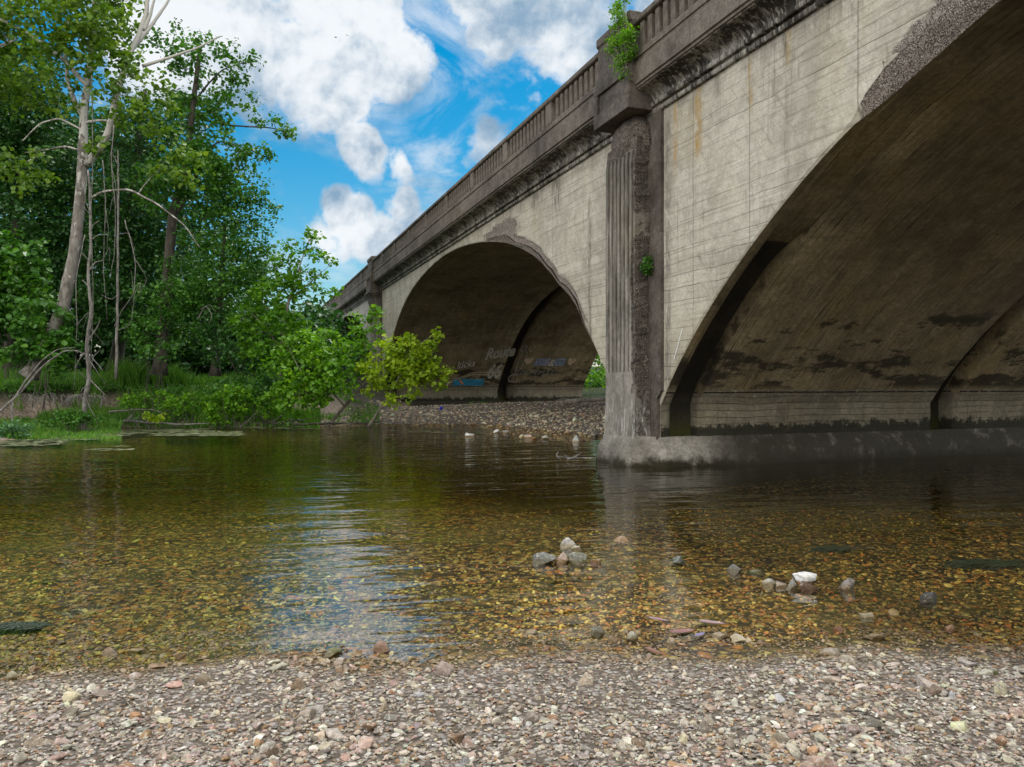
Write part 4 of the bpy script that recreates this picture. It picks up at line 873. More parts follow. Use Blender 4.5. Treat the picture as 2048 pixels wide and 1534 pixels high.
bridge_plant('green leafy shrub sprouting from the near bridge post above the fluted pilaster', -.72, PIER0 - .80, 8.72,
    [(-.02, -.1, .28, .22, 16), (-.05, -.05, .6, .2, 16), (-.1, .1, .95, .18, 12), (-.06, .35, .62, .16, 9), (-.05, .55, .5, .13, 8), (-.1, .1, .05, .16, 8), (-.05, -.32, .52, .15, 9), (-.1, .2, 1.3, .2, 12), (-.1, -.1, 1.45, .22, 12), (-.05, .05, -.2, .12, 5)], .062, 1, .15, 'bright', 20)
bridge_plant('small green tuft growing from a crack low on the near pilaster', -.18, PIER0 - .73, 4.35, [(-.05, -.06, 0, .12, 8), (-.02, -.08, .15, .09, 5), (0, -.06, -.12, .08, 4)], .06, 1, .07, 'mid', 22)
# ------------------------------------------------------------------ stones
def ico(sub):
    bm = bmesh.new(); bmesh.ops.create_icosphere(bm, subdivisions=sub, radius=1); V = np.array([v.co[:] for v in bm.verts]); Fc = np.array([[v.index for v in f.verts] for f in bm.faces]); bm.free(); return V, Fc
ICO = {s_: ico(s_) for s_ in (1, 2, 3, 4)}
def stone_shape(V, seed, cuts=7, lump=.16, round_=.5, dr=(.48, .86)):
    rg = np.random.default_rng(seed); P = V.copy()
    for _ in range(cuts):                  # flatten against random planes: chipped chert
        n_ = rg.normal(0, 1, 3); n_ /= np.linalg.norm(n_); d = rg.uniform(*dr); e = P @ n_ - d; P = P - np.outer(np.maximum(e, 0) * (1 - round_ * .25), n_)
    P *= (1 + lump * vnoise(P + seed, 1.6, seed % 7, 2))[:, None]
    P += V * (.035 * vnoise(P, 5, 3, 2))[:, None]
    return P / np.abs(P).max(0)
def stonemat(name, wet=False):
    m, t, p = newmat(name); co = t.add('ShaderNodeTexCoord').outputs['Object']
    a = t.add('ShaderNodeAttribute', attribute_name='col').outputs['Color']
    n1_ = t.noise(co, 55, 5, .7); n0_ = t.noise(co, 13, 5, .7, .6); a = t.mix(t.mr(n0_, .46, .60, 0, .6), a, t.vm('SCALE', a, sc=.42)); a = t.mix(t.mr(t.noise(co, 24, 4, .6, 1.2), .56, .62, 0, .5), a, (.52, .50, .46)) if not wet else a; n2_ = t.noise(co, 190, 3, .7)
    c = t.mix(t.mr(n1_, .35, .65, .55, 0), a, t.vm('SCALE', a, sc=.45)); c = t.mix(t.mr(n2_, .5, .75, 0, .35), c, t.vm('SCALE', a, sc=1.5))
    v = t.add('ShaderNodeTexVoronoi', i_Vector=co, i_Scale=120.0); pt = t.math('MULTIPLY', t.mr(v.outputs['Distance'], .12, .3, 1, 0), t.mr(n1_, .5, .6)); c = t.mix(t.math('MULTIPLY', pt, .7), c, (.035, .028, .022))
    geo = t.add('ShaderNodeNewGeometry'); wz = t.xyz(geo.outputs['Position'])[2]; nz_ = t.math('MULTIPLY', t.math('SUBTRACT', t.noise(geo.outputs['Position'], 7, 3), .5), .05)
    k = t.mr(t.math('ADD', wz, nz_), .018, .07, 1, 0)       # stained and wet below the splash line
    c = t.mix(k, c, t.vm('MULTIPLY', c, (.60, .49, .30)) if not wet else c)
    t.put(p.inputs['Base Color'], c); t.put(p.inputs['Roughness'], t.math('SUBTRACT', .8, t.math('MULTIPLY', k, .45)))
    bump(t, p, t.math('ADD', t.noise(co, 90, 4, .7), t.math('MULTIPLY', pt, -1)), .6, .006); return m
STONE = stonemat('pebble_stone'); ALGST = stonemat('algae_covered_stone', True)
DRY = .80 * np.array([.99, 1.0, .93]) * np.array([(.46, .39, .33), (.54, .48, .43), (.34, .25, .19), (.66, .61, .56), (.42, .33, .28), (.30, .19, .12), (.48, .41, .37), (.22, .18, .15), (.42, .25, .14), (.58, .51, .43), (.37, .29, .26), (.46, .31, .27), (.60, .52, .40), (.33, .30, .29), (.50, .43, .38), (.74, .70, .66)])
ALG = 1.45 * np.array([1.05, .95, .8]) * np.array([(.28, .17, .03), (.17, .10, .02), (.38, .27, .06), (.24, .12, .02), (.50, .40, .12), (.12, .08, .025), (.32, .19, .035), (.38, .14, .025), (.24, .20, .045), (.44, .30, .07), (.13, .12, .03)])
def scatter(name, X, Y, r, palette, mat, sub, flat=(.45, .8), sink=.25, nvar=9, seed0=0, lift=None):
    V0, F0 = ICO[sub]; n = len(X); nv = len(V0); var = RNG.integers(0, nvar, n)
    S = np.array([stone_shape(V0, seed0 + i, (3, 11, 14, 14)[sub - 1], .12, 0.0, (.4, .82)) for i in range(nvar)])[var]
    sc_ = np.stack([r * RNG.uniform(.85, 1.4, n), r * RNG.uniform(.65, 1.0, n), r * RNG.uniform(*flat, n)], 1)
    P = S * sc_[:, None, :]
    ta = RNG.normal(0, .28, n); ca, sa = np.cos(ta)[:, None], np.sin(ta)[:, None]; P = np.stack([P[..., 0] * ca - P[..., 2] * sa, P[..., 1], P[..., 0] * sa + P[..., 2] * ca], -1)
    az = RNG.uniform(0, 2 * np.pi, n); ca, sa = np.cos(az)[:, None], np.sin(az)[:, None]; P = np.stack([P[..., 0] * ca - P[..., 1] * sa, P[..., 0] * sa + P[..., 1] * ca, P[..., 2]], -1)
    Z = ground_z(X, Y) + sc_[:, 2] * (1 - sink * 2) * RNG.uniform(.3, 1.0, n)
    if lift is not None: Z = Z + lift
    P += np.stack([X, Y, Z], 1)[:, None, :]
    Fc = (F0[None] + (np.arange(n) * nv)[:, None, None]).reshape(-1, 3)
    tint = np.ones((n, 3))
    if palette is ALG: g_ = smooth01(vnoise(np.stack([X, Y, 0 * X], 1), .35, 4) * .5 - X * .12, -.2, .5)[:, None]; tint = (1 - g_) + g_ * np.array([.72, .92, .62])
    if palette is ALG: tint = tint * (.85 + .45 * vnoise(np.stack([X, Y, 0 * X], 1), 1.1, 9))[:, None]
    c = tint * palette[RNG.integers(0, len(palette), n)] * RNG.uniform(.75, 1.15, (n, 1)) * RNG.normal(1, .04, (n, 3)); c = np.clip(c, .01, .85)
    cc = np.repeat(np.concatenate([c, np.ones((n, 1))], 1), nv, 0)
    return P.reshape(-1, 3), Fc, cc
def stuff_stones(name, sets, mat, smooth=True):
    V, Fc, C_, b_ = [], [], [], 0
    for v_, f_, c_ in sets: V.append(v_); Fc.append(f_ + b_); C_.append(c_); b_ += len(v_)
    o_ = link(name, np_mesh(name, np.concatenate(V), np.concatenate(Fc), None, {'col': np.concatenate(C_)}), mat, None, True)
    if not isinstance(smooth, bool): o_.data.polygons.foreach_set('use_smooth', smooth)
    tag(o_, kind='stuff'); return o_
def region(n, Y0, Y1, xk, pw=1.6):
    """points thinned with distance, as wide as the view and a bit more"""
    u = RNG.uniform(0, 1, n); Yv = (Y0 ** (1 - pw) + u * (Y1 ** (1 - pw) - Y0 ** (1 - pw))) ** (1 / (1 - pw)); return RNG.uniform(-1, 1, n) * (Yv * xk + .5), Yv
sets = []
for n, r0_, r1_, sub, sd_ in ((30000, .006, .013, 1, 10), (14000, .012, .023, 2, 40), (1500, .022, .038, 3, 80), (260, .038, .060, 3, 120)):
    X_, Y_ = region(n, 2.3, 5.7, .80); zz = ground_z(X_, Y_); k_ = zz > -.05; X_, Y_ = X_[k_], Y_[k_]; pn_ = vnoise(np.stack([X_, Y_ * 1.3, 0 * X_], 1), 1.3, 14); k_ = (sub == 1) | (pn_ + RNG.uniform(-.55, .55, len(X_)) > -.28); X_, Y_, pn_ = X_[k_], Y_[k_], pn_[k_]; r_ = r0_ + (r1_ - r0_) * RNG.uniform(0, 1, len(X_)) ** 1.6; r_ *= 1 + .25 * pn_
    sets.append(scatter('g', X_, Y_, r_, DRY, STONE, sub, (.3, .7), .22, 12, sd_, lift=(.004 if sub == 1 else 0)))
stuff_stones('beach_gravel', sets, STONE, np.concatenate([np.full(len(f_), i >= 2) for i, (v_, f_, c_) in enumerate(sets)]))
sets = []
for n, r0_, r1_, sub, sd_ in ((24000, .009, .018, 1, 210), (7000, .016, .030, 2, 240), (260, .03, .06, 2, 280)):
    X_, Y_ = region(n, 4.6, 13.0, .74, 2.0); zz = ground_z(X_, Y_); k_ = zz < -.012; X_, Y_ = X_[k_], Y_[k_]; r_ = r0_ + (r1_ - r0_) * RNG.uniform(0, 1, len(X_)) ** 1.5
    r_ = np.minimum(r_, .8 * np.maximum(.016, -ground_z(X_, Y_)))
    sets.append(scatter('g', X_, Y_, r_, ALG, ALGST, sub, (.3, .55), .25, 9, sd_))
stuff_stones('riverbed_gravel', sets, ALGST)
# gravel bar under the far arch
BAR = DRY * np.array([1.35, 1.3, 1.15])
sets = []
for n, r0_, r1_, sub, sd_ in ((15000, .03, .06, 1, 310), (3500, .05, .10, 1, 340), (500, .09, .17, 2, 360)):
    Y_ = RNG.uniform(23, 62, n); px_ = RNG.uniform(600, 1225, n); X_ = (px_ - CX) / F_PX * Y_; zz, wd, so_ = ground_z(X_, Y_, True); k_ = (zz > -.06) & (wd < .3) & (so_ < .4)
    if sub == 2 or r0_ > .04: k_ &= zz < .45
    X_, Y_ = X_[k_], Y_[k_]; r_ = r0_ + (r1_ - r0_) * RNG.uniform(0, 1, len(X_)) ** 1.6
    sets.append(scatter('g', X_, Y_, r_, BAR, STONE, sub, (.35, .7), .2, 9, sd_))
stuff_stones('bar_gravel', sets, STONE)

# single rocks that can be pointed at: (left, right, top, bottom) in the photo, colour, label
def rock(l, r, tp, bt, col, label, seed, cat='rock', z0=None, group=None, name='rock', Y=None, depth=.75, zbase=None, moss=False):
    cx_ = (l + r) / 2; Yv = Y or 8.0
    if Y is None:
        for _ in range(12):
            x_ = (cx_ - CX) / F_PX * Yv; zg = max(gz(x_, Yv), 0.0) if zbase is None else zbase; Yv = F_PX * (CAM_H - zg) / (bt - CY)
    x_ = (cx_ - CX) / F_PX * Yv; zg = gz(x_, Yv); w_ = (r - l) / F_PX * Yv / 2; h_ = (bt - tp) / F_PX * Yv * .86
    dy = w_ * depth; zt = (max(zg, 0) if zbase is None else zbase) + max(h_ - dy * 1.1 * (bt - CY) / F_PX, h_ * .45); zb = min(zg, 0) - .01 if zbase is None else zbase
    V0, F0 = ICO[4]; P = stone_shape(V0, seed, 16, .10, 0.0, (.42, .8)); P += V0 * (.06 * vnoise(P, 3.2, seed % 5, 4))[:, None] + V0 * (.03 * vnoise(P, 11, seed % 5, 3))[:, None]
    hh = (zt - zb) / 2 * 1.12; P = P * np.array([w_, dy, hh]); a_ = (seed * 1.7) % .6 - .3; P = np.stack([P[:, 0] * math.cos(a_) - P[:, 1] * math.sin(a_), P[:, 0] * math.sin(a_) + P[:, 1] * math.cos(a_), P[:, 2]], 1)
    P *= w_ / np.abs(P[:, 0]).max() * np.array([1, 0, 0]) + np.array([0, 1, 1])
    P[:, 2] += zt - hh - zb
    cc = np.tile(np.array([*col, 1.0]), (len(P), 1))
    if moss: k = np.clip(vnoise(P / w_, 1.3, seed % 4) * 2 + .3, 0, 1)[:, None]; cc[:, :3] = cc[:, :3] * (1 - k) + np.array([.09, .10, .02]) * k
    ob = link(name, np_mesh(name, P, F0, None, {'col': cc}), STONE, None, True); ob.location = (x_, Yv + dy * .8, zb); tag(ob, label, cat, group); return ob
G1, G2, G3, G4 = 'rocks breaking the water in the left cluster', 'rocks breaking the water in the right cluster', 'larger stones along the near water edge', 'larger stones lying on the beach gravel'
W_, GR, DK, PK, TN, BR_ = (.62, .62, .60), (.36, .36, .35), (.12, .12, .12), (.50, .38, .32), (.46, .36, .24), (.26, .17, .10)
ROCKS = [(1120, 1160, 1071, 1096, (.48, .47, .45), 'flat pale grey rock at the back of the left cluster', G1), (1063, 1113, 1094, 1128, (.20, .21, .19), 'dark angular rock with a pale edge at the left end of its cluster', G1), (1108, 1141, 1099, 1127, PK, 'smooth pinkish tan rock between the two dark ones of the left cluster', G1),
 (1141, 1165, 1089, 1101, W_, 'small white stone behind the tan rock in the left cluster', G1), (1134, 1176, 1098, 1129, (.30, .31, .27), 'rounded grey mossy rock on the right of the left cluster', G1), (1177, 1194, 1114, 1127, (.36, .17, .11), 'small reddish stone trailing off the left cluster', G1), (1191, 1204, 1116, 1126, (.45, .33, .25), 'tiny tan stone at the right tip of the left cluster', G1),
 (1228, 1262, 1070, 1084, (.60, .46, .38), 'lone pale orange stone standing in the pier reflection', None), (1338, 1374, 1107, 1122, (.10, .16, .20), 'dark bluish stone barely breaking the water alone', None),
 (1452, 1490, 1121, 1146, (.26, .27, .29), 'dark grey pointed rock left of the right cluster', G2), (1496, 1532, 1134, 1148, (.14, .17, .04), 'flat green mossy rock awash left of the white slab', G2), (1523, 1557, 1149, 1173, W_, 'white speckled rock at the left end of the right cluster', G2), (1553, 1579, 1160, 1176, (.42, .36, .34), 'small greyish pink stone squeezed between larger ones', G2),
 (1573, 1604, 1149, 1179, (.33, .32, .31), 'grey rock with dark wet foot under the white slab', G2), (1600, 1641, 1158, 1181, (.20, .12, .08), 'wet brown rock carrying the right side of the white slab', G2), (1682, 1716, 1147, 1181, (.36, .31, .30), 'pinkish grey angular rock alone right of the slab cluster', None),
 (1842, 1883, 1178, 1203, (.10, .10, .11), 'dark rounded rock farthest right in open shallow water', None), (1716, 1753, 1219, 1238, (.60, .61, .62), 'white speckled stone lying in the shallows', None), (1780, 1806, 1216, 1229, (.52, .45, .26), 'small yellowish stone right of the white speckled one', None), (1732, 1786, 1257, 1283, (.33, .26, .17), 'smooth olive brown dome-shaped stone at the water edge', G3),
 (1252, 1284, 1251, 1286, (.38, .37, .30), 'grey-green wedge-shaped stone standing on edge', G3), (1177, 1211, 1246, 1276, (.20, .19, .15), 'dark mossy pitted rock left of the wedge stone', G3), (339, 371, 1295, 1317, (.60, .52, .48), 'round pale pinkish stone in the left shallows', G3), (638, 682, 1288, 1318, (.34, .32, .20), 'mossy lump of rock by the sky reflection', G3), (744, 783, 1276, 1306, (.36, .22, .17), 'reddish angular stone in the sky reflection edge', G3),
 (1216, 1238, 1268, 1284, (.48, .40, .34), 'small pale pink stone just left of the wedge stone', G3), (1425, 1462, 1260, 1278, (.44, .40, .36), 'grey-brown rock among purple leaves at the edge', G3), (1465, 1500, 1266, 1284, (.66, .65, .62), 'white flattish stone right of the purple leaves', G3), (1668, 1690, 1245, 1262, (.46, .27, .20), 'small salmon stone in the right shallows', None),
 (868, 906, 1318, 1354, (.46, .36, .32), 'large pinkish upright stone in the middle beach', G4), (1144, 1188, 1342, 1371, (.46, .37, .27), 'tan boulder-like stone right of the beach middle', G4), (1308, 1362, 1488, 1528, (.13, .13, .14), 'black rounded cobble at the bottom of the photo', G4), (1224, 1272, 1466, 1500, (.48, .43, .34), 'cream knobbly cobble left of the black cobble', G4), (1272, 1324, 1484, 1516, (.42, .34, .25), 'tan cobble touching the black cobble on its left', G4),
 (1392, 1428, 1432, 1470, (.32, .27, .22), 'rough brown holed stone above the black cobble', G4), (900, 952, 1494, 1534, (.34, .32, .31), 'grey cobble at the bottom edge left of centre', G4), (954, 1000, 1496, 1532, (.40, .39, .37), 'pale grey cobble right beside the grey bottom one', G4), (818, 852, 1366, 1394, (.52, .52, .54), 'white and grey blotched stone on the beach', G4), (384, 424, 1336, 1368, (.28, .22, .15), 'brown pitted stone near the left waterline', G4),
 (20, 100, 1462, 1496, (.36, .28, .20), 'long brown slab at the left side of the beach', G4), (340, 400, 1472, 1500, (.46, .42, .40), 'wide flat grey stone in the left foreground', G4), (520, 566, 1480, 1514, (.27, .20, .14), 'dark brown angular stone in the left foreground', G4), (742, 776, 1398, 1424, (.44, .34, .22), 'ochre angular stone in the beach centre', G4), (1530, 1592, 1372, 1404, (.56, .57, .60), 'long white quartz block on the right beach', G4),
 (1640, 1690, 1290, 1312, (.40, .36, .33), 'mauve grey slab where the right shallows begin', G4), (1850, 1900, 1358, 1392, (.28, .20, .15), 'dark brown wedge on the right beach', G4), (1955, 2010, 1318, 1352, (.50, .47, .40), 'big knobbly cream stone with moss at right', G4), (1900, 1930, 1376, 1400, (.66, .66, .67), 'white shiny stone near the right edge', G4), (590, 650, 1402, 1428, (.50, .46, .43), 'light flat stone left of the beach centre', G4), (1040, 1080, 1420, 1450, (.30, .24, .20), 'umber stone below the beach centre', G4)]
for i, (l, r, tp, bt, col, lab, grp) in enumerate(ROCKS):
    col = tuple(.66 * v_ for v_ in col); rock(l, r, tp, bt, col, lab, 500 + i * 7, group=grp, moss='moss' in lab)
FR = [(924, 948, 860, 874, W_, 'chalky white lump in the far shallows with a bright reflection', 30.0), (984, 1000, 857, 867, W_, 'white rock at the foot of the gravel bar, left of a dark pair', 31.0), (1003, 1022, 859, 867, (.30, .29, .27), 'dark wet rock next to the white one at the bar foot', 30.6), (1047, 1064, 867, 876, (.56, .44, .38), 'pinkish flat rock in the far shallows', 27.6), (1083, 1099, 869, 878, (.50, .50, .46), 'small pale rock between the pinkish one and the pier', 26.6), (1144, 1162, 867, 884, (.58, .58, .56), 'white pitted rock in the water left of the near pier', 24.8), (1180, 1200, 862, 874, (.30, .29, .27), 'grey rock tucked beside the near pier foot', 26.3)]
for i, (l, r, tp, bt, col, lab, Yr) in enumerate(FR): rock(l, r, tp, bt, col, lab, 900 + i * 5, Y=None, group='rocks in the far shallows')
# the white slab lies across its two neighbours
rock(1590, 1641, 1137, 1166, (.70, .70, .71), 'big white slab lying across the top of the right cluster', 771, group=G2, zbase=.045)
# ------------------------------------------------------------------ driftwood, leaves and other small things
DROP = Vector((0, 0, 0))
def drift(label, pieces, mat=None, name='driftwood', cat='driftwood', group=None): return wood_thing(name, label, cat, pieces, mat or DEAD, group, 'branch')
drift('small forked white driftwood branch sticking out of the water by the near pier', [([(1188, 916, 17.6), (1165, 916, 17.7), (1140, 917, 17.7), (1112, 914, 17.8)], .022), ([(1134, 918, 17.7), (1150, 914, 17.7), (1163, 904, 17.7)], .035), ([(1118, 917, 17.8), (1112, 911, 17.8), (1117, 904, 17.8)], .03), ([(1140, 918, 17.7), (1128, 909, 17.8)], .015)])
drift('dark fallen log resting on the crest of the gravel bar', [([(1128, 806, 37.5), (1160, 800, 37.6), (1185, 799, 37.8), (1230, 796, 38)], .17), ([(1150, 802, 37.6), (1130, 797, 37.5), (1105, 803, 37.2)], .06), ([(1180, 795, 37.7), (1184, 784, 37.7), (1187, 776, 37.7)], .02)], BARK, 'log', 'log')
FB = 'branches washed up along the far waterline'
for lab, pcs in [('long pale branch lying along the far waterline below the bank shrubs', [([(248, 842, 31.3), (300, 845, 31), (340, 848, 30.8), (385, 849, 30.8), (425, 846, 31)], .06), ([(300, 845, 31), (285, 835, 31), (262, 838, 31)], .03)]),
                 ('short pale stick leaning on the stones between two bank shrubs', [([(254, 843, 31), (266, 828, 31), (272, 820, 31)], .05)]),
                 ('thin pale horizontal branch above the rocky gap', [([(218, 824, 31.5), (250, 821, 31.4), (300, 818, 31.4), (330, 827, 31.3)], .045)]),
                 ('slanting pale branch poking out of the water beneath the bright shrub', [([(478, 856, 31.8), (500, 838, 31.7), (516, 822, 31.6)], .05), ([(500, 838, 31.7), (485, 832, 31.7)], .02)]),
                 ('dark tangled branch pile at the water edge by the slanting stems', [([(482, 850, 32), (540, 846, 31.8), (600, 849, 31.7), (650, 846, 31.7), (705, 848, 31.8)], .08), ([(520, 828, 31.8), (500, 846, 31.8)], .04), ([(540, 847, 31.8), (562, 832, 31.8), (570, 822, 31.8)], .05), ([(520, 833, 31.8), (545, 848, 31.7), (552, 850, 31.7)], .05), ([(570, 842, 31.7), (620, 838, 31.7), (640, 832, 31.7)], .03)]),
                 ('dark thin branch lying flat in front of the far pier', [([(640, 848, 32.6), (700, 846, 32.6), (740, 848, 32.6), (768, 842, 32.6)], .05), ([(700, 846, 32.6), (720, 841, 32.6)], .02)]),
                 ('exposed pale root curving out of the eroded bank', [([(135, 800, 30), (150, 790, 30), (168, 790, 29.9), (190, 795, 29.8)], .05), ([(150, 790, 30), (135, 795, 30), (118, 790, 30)], .02)])]:
    drift(lab, pcs, DARKB if 'dark' in lab else DEAD, group=FB)
# hanging roots of the eroded bank
root_e = empty('root_mat', at(110, 795, 30)); tag(root_e, 'brown tangle of fine roots hanging from the eroded bank edge', 'roots'); o = MB()
for i in range(150):
    a = np.array(at(random.uniform(0, 215), random.uniform(786, 797), random.uniform(29.0, 30.2))); L_ = random.uniform(.12, .5); e = a + np.array([random.uniform(-.3, .3), random.uniform(-.2, .1), -L_])
    o.tube(np.array([a, (a + e) / 2 + RNG.normal(0, .06, 3), e]) - np.array(root_e.location), [.012, .009, .004], 4, 0, False)
o.build('roots', DEAD, root_e, True)

def twig(px, py, L_, rot, label):
    Y_ = 4.0
    for _ in range(10): x_ = (px - CX) / F_PX * Y_; z_ = gz(x_, Y_) + .022; Y_ = F_PX * (CAM_H - z_) / (py - CY)
    o_ = MB(); u_ = np.linspace(0, 1, 9); P = np.stack([L_ * (u_ - .5), .06 * L_ * np.sin(u_ * 5), .01 * np.sin(u_ * 4)], 1); o_.tube(P, .0042 * (1.1 - u_ * .7), 7, .15); r_ = empty('twig', (x_, Y_, z_), rot); o_.build('stem', DARKB, r_, True)
    o_ = MB(); o_.tube([P[4], P[4] + np.array([.12 * L_, .16 * L_, .006]), P[4] + np.array([.26 * L_, .2 * L_, .0])], [.0028, .002, .001], 6); o_.build('side_shoot', DARKB, r_, True); tag(r_, label, 'twig', 'twigs lying on the beach gravel')
twig(610, 1465, .16, .4, 'thin brown twig among pebbles in the lower left beach'); twig(1120, 1400, .12, 1.2, 'short dark twig near the middle of the beach'); twig(1730, 1430, .18, -.5, 'forked dark twig on the right part of the beach'); twig(250, 1400, .13, 2.2, 'small dark twig on the left beach close to the water')
def flat_leaf(px, py, w_, rot, label, col):
    Y_ = 8.0
    for _ in range(10): x_ = (px - CX) / F_PX * Y_; z_ = max(gz(x_, Y_) + .02, .004); Y_ = F_PX * (CAM_H - z_) / (py - CY)
    L_ = w_ / F_PX * Y_; u = np.linspace(0, 1, 11); hw_ = .15 * np.sin(np.pi * u ** .8) * (1 - .25 * u) + .004
    G = np.array([[(L_ * (a - .5), L_ * b * s_, .012 * L_ * 8 * (abs(s_) * .25 + .35 * (a - .5) ** 2)) for s_ in (-1, -.5, 0, .5, 1)] for a, b in zip(u, hw_)])
    o_ = MB(); o_.grid(G); m_ = newmat('dead_leaf')[0]; p_ = m_.node_tree.nodes['Principled BSDF']; p_.inputs['Base Color'].default_value = (*col, 1); p_.inputs['Roughness'].default_value = .5
    ob = o_.build('fallen_leaf', m_, None, True); ob.location = (x_, Y_, z_); ob.rotation_euler = (.05, .08, rot); tag(ob, label, 'leaf', 'dead leaves at the water edge')
    s_ = MB(); s_.tube([(-L_ * .5, 0, .003), (-L_ * .62, .01, .006)], [.0018, .001], 5); s_.build('stalk', m_, ob)
flat_leaf(1318, 1239, 46, -.35, 'mauve dead leaf farthest out on the shallow water', (.16, .09, .11)); flat_leaf(1424, 1245, 56, -.15, 'pink-brown dead leaf with a dark tip in the shallows', (.20, .12, .14))
flat_leaf(1365, 1263, 70, .5, 'longest reddish dead leaf at the water edge', (.17, .08, .08)); flat_leaf(1400, 1269, 46, .9, 'bluish purple curled leaf beside the longest one', (.16, .14, .24)); flat_leaf(1310, 1303, 50, -.8, 'rust red dead leaf lying on the wet gravel', (.12, .05, .03))

# scrap of blue plastic by the far pier
o = MB(); o.tube([(0, 0, 0), (0, 0, .05), (0, 0, .10), (0, 0, .17)], [.085, .09, .075, .03], 14); m_ = newmat('blue_plastic')[0]; p_ = m_.node_tree.nodes['Principled BSDF']; p_.inputs['Base Color'].default_value = (.02, .03, .55, 1); p_.inputs['Roughness'].default_value = .35
q = at(882, 838, 38.5); ob = o.build('plastic_bottle_cap', m_, None, True); ob.location = (q.x, q.y, gz(q.x, q.y) + .04); ob.rotation_euler = (.9, .3, 0); tag(ob, 'small bright blue scrap of plastic on the far gravel shore', 'litter')

# floating algae along the left bank
Vs, Fs, b_ = [], [], 0
for px0, px1, py0, py1, n in ((0, 130, 880, 892, 260), (60, 260, 866, 880, 420), (120, 480, 858, 867, 520), (180, 260, 893, 901, 50), (300, 480, 866, 872, 160), (820, 960, 862, 868, 70), (250, 640, 852, 858, 200)):
    for _ in range(n):
        px = random.uniform(px0, px1); py = random.uniform(py0, py1); Y_ = F_PX * CAM_H / (py - CY); x_ = (px - CX) / F_PX * Y_
        if vnoise(np.array([[x_ * .8, Y_ * 1.2, 0]]), 1, 3)[0] < -.1: continue
        k_ = random.randint(6, 9); a_ = np.sort(RNG.uniform(0, 2 * np.pi, k_)); rr = RNG.uniform(.03, .20, k_)
        Vs.append(np.stack([x_ + np.cos(a_) * rr * 1.7, Y_ + np.sin(a_) * rr, np.full(k_, .005 + .004 * (_ % 3))], 1)); Fs.append((k_, np.arange(k_) + b_)); b_ += k_
fd = {}
for k_, f_ in Fs: fd.setdefault(k_, []).append(f_)
m_, t, p = newmat('floating_algae'); co = t.add('ShaderNodeTexCoord').outputs['Object']; t.put(p.inputs['Base Color'], t.mix(t.mr(t.noise(co, 6, 5), .4, .6), (.05, .07, .02), (.17, .19, .10))); p.inputs['Roughness'].default_value = .6
ob = link('floating_algae', np_mesh('floating_algae', np.concatenate(Vs), [np.array(v) for v in fd.values()]), m_); tag(ob, kind='stuff')

# dark water weed patches on the bed
def weed(label, px, py, w_, n, lm='dark'):
    Y_ = F_PX * (CAM_H + .12) / (py - CY); x_ = (px - CX) / F_PX * Y_; L_ = w_ / F_PX * Y_; root = empty('water_weed', (x_, Y_, gz(x_, Y_))); tag(root, label, 'water weed')
    o_ = MB()
    for _ in range(n):
        a = RNG.normal(0, .2, 2) * np.array([L_, L_ * .45]); d = random.uniform(.4, .9) * L_ * .4; zt = .055
        o_.tube([(a[0], a[1], -.01), (a[0] + d * .4, a[1] - d * .05, zt * .7), (a[0] + d, a[1] - d * .12, zt)], [.006, .006, .002], 4, 0, False)
    o_.build('fronds', WEED, root, True)
WEED, t, p = newmat('water_weed'); p.inputs['Base Color'].default_value = (.018, .035, .012, 1)
weed('dark weed clump under the shallow water above the slab rocks', 1655, 1104, 75, 260); weed('dark green weed streaming at the left edge of the shallows', 20, 1282, 120, 300); weed('dark weed streak near the right edge of the shallows', 1955, 1140, 150, 260)

# two small birds far up, and a pale pole beyond the bridge
def bird(px, py, Y_, label, s_):
    c_ = at(px, py, Y_); root = empty('bird', c_); tag(root, label, 'bird'); m_ = DARKB; o_ = MB()
    o_.tube([(-.10, 0, 0), (-.06, 0, .005), (0, 0, .01), (.06, 0, .01), (.09, 0, .015), (.115, 0, .012)], [.004, .018, .026, .02, .015, .003], 8); o_.build('body', m_, root, True)
    for sg in (-1, 1):
        o_ = MB(); G = np.array([[(.05, 0, .02), (-.03, 0, .02)], [(.06, sg * .09, .06), (-.02, sg * .08, .06)], [(.0, sg * .2, .05), (-.02, sg * .2, .05)]]); o_.grid(G); o_.build('wing', m_, root)
    o_ = MB(); o_.addv([(-.09, 0, 0), (-.16, .03, 0), (-.15, 0, .002), (-.16, -.03, 0)], np.array([[0, 1, 2, 3]])); o_.build('tail', m_, root); root.rotation_euler = (.2, 0, s_); root.scale = (.6, .6, .6)
bird(671, 75, 38, 'tiny dark bird flying in the upper clouds, the larger of two', .6); bird(694, 71, 52, 'tiny dark speck of a bird just right of the larger one', 1.9)
pr = empty('lamp_pole', at(616, 700, 110)); tag(pr, 'pale far-off pole rising behind the end of the bridge', 'pole'); o = MB(); hz = (at(616, 604, 110) - at(616, 700, 110)).z
o.tube([(0, 0, -6), (0, 0, hz * .5), (0, 0, hz)], [.22, .19, .14], 10); POLE = newmat('pole_paint')[0]; POLE.node_tree.nodes['Principled BSDF'].inputs['Base Color'].default_value = (.5, .52, .55, 1); o.build('shaft', POLE, pr, True)
o = MB(); o.box((-.22, -.22, hz), (.22, .22, hz + .35), .04); o.build('cap', POLE, pr)

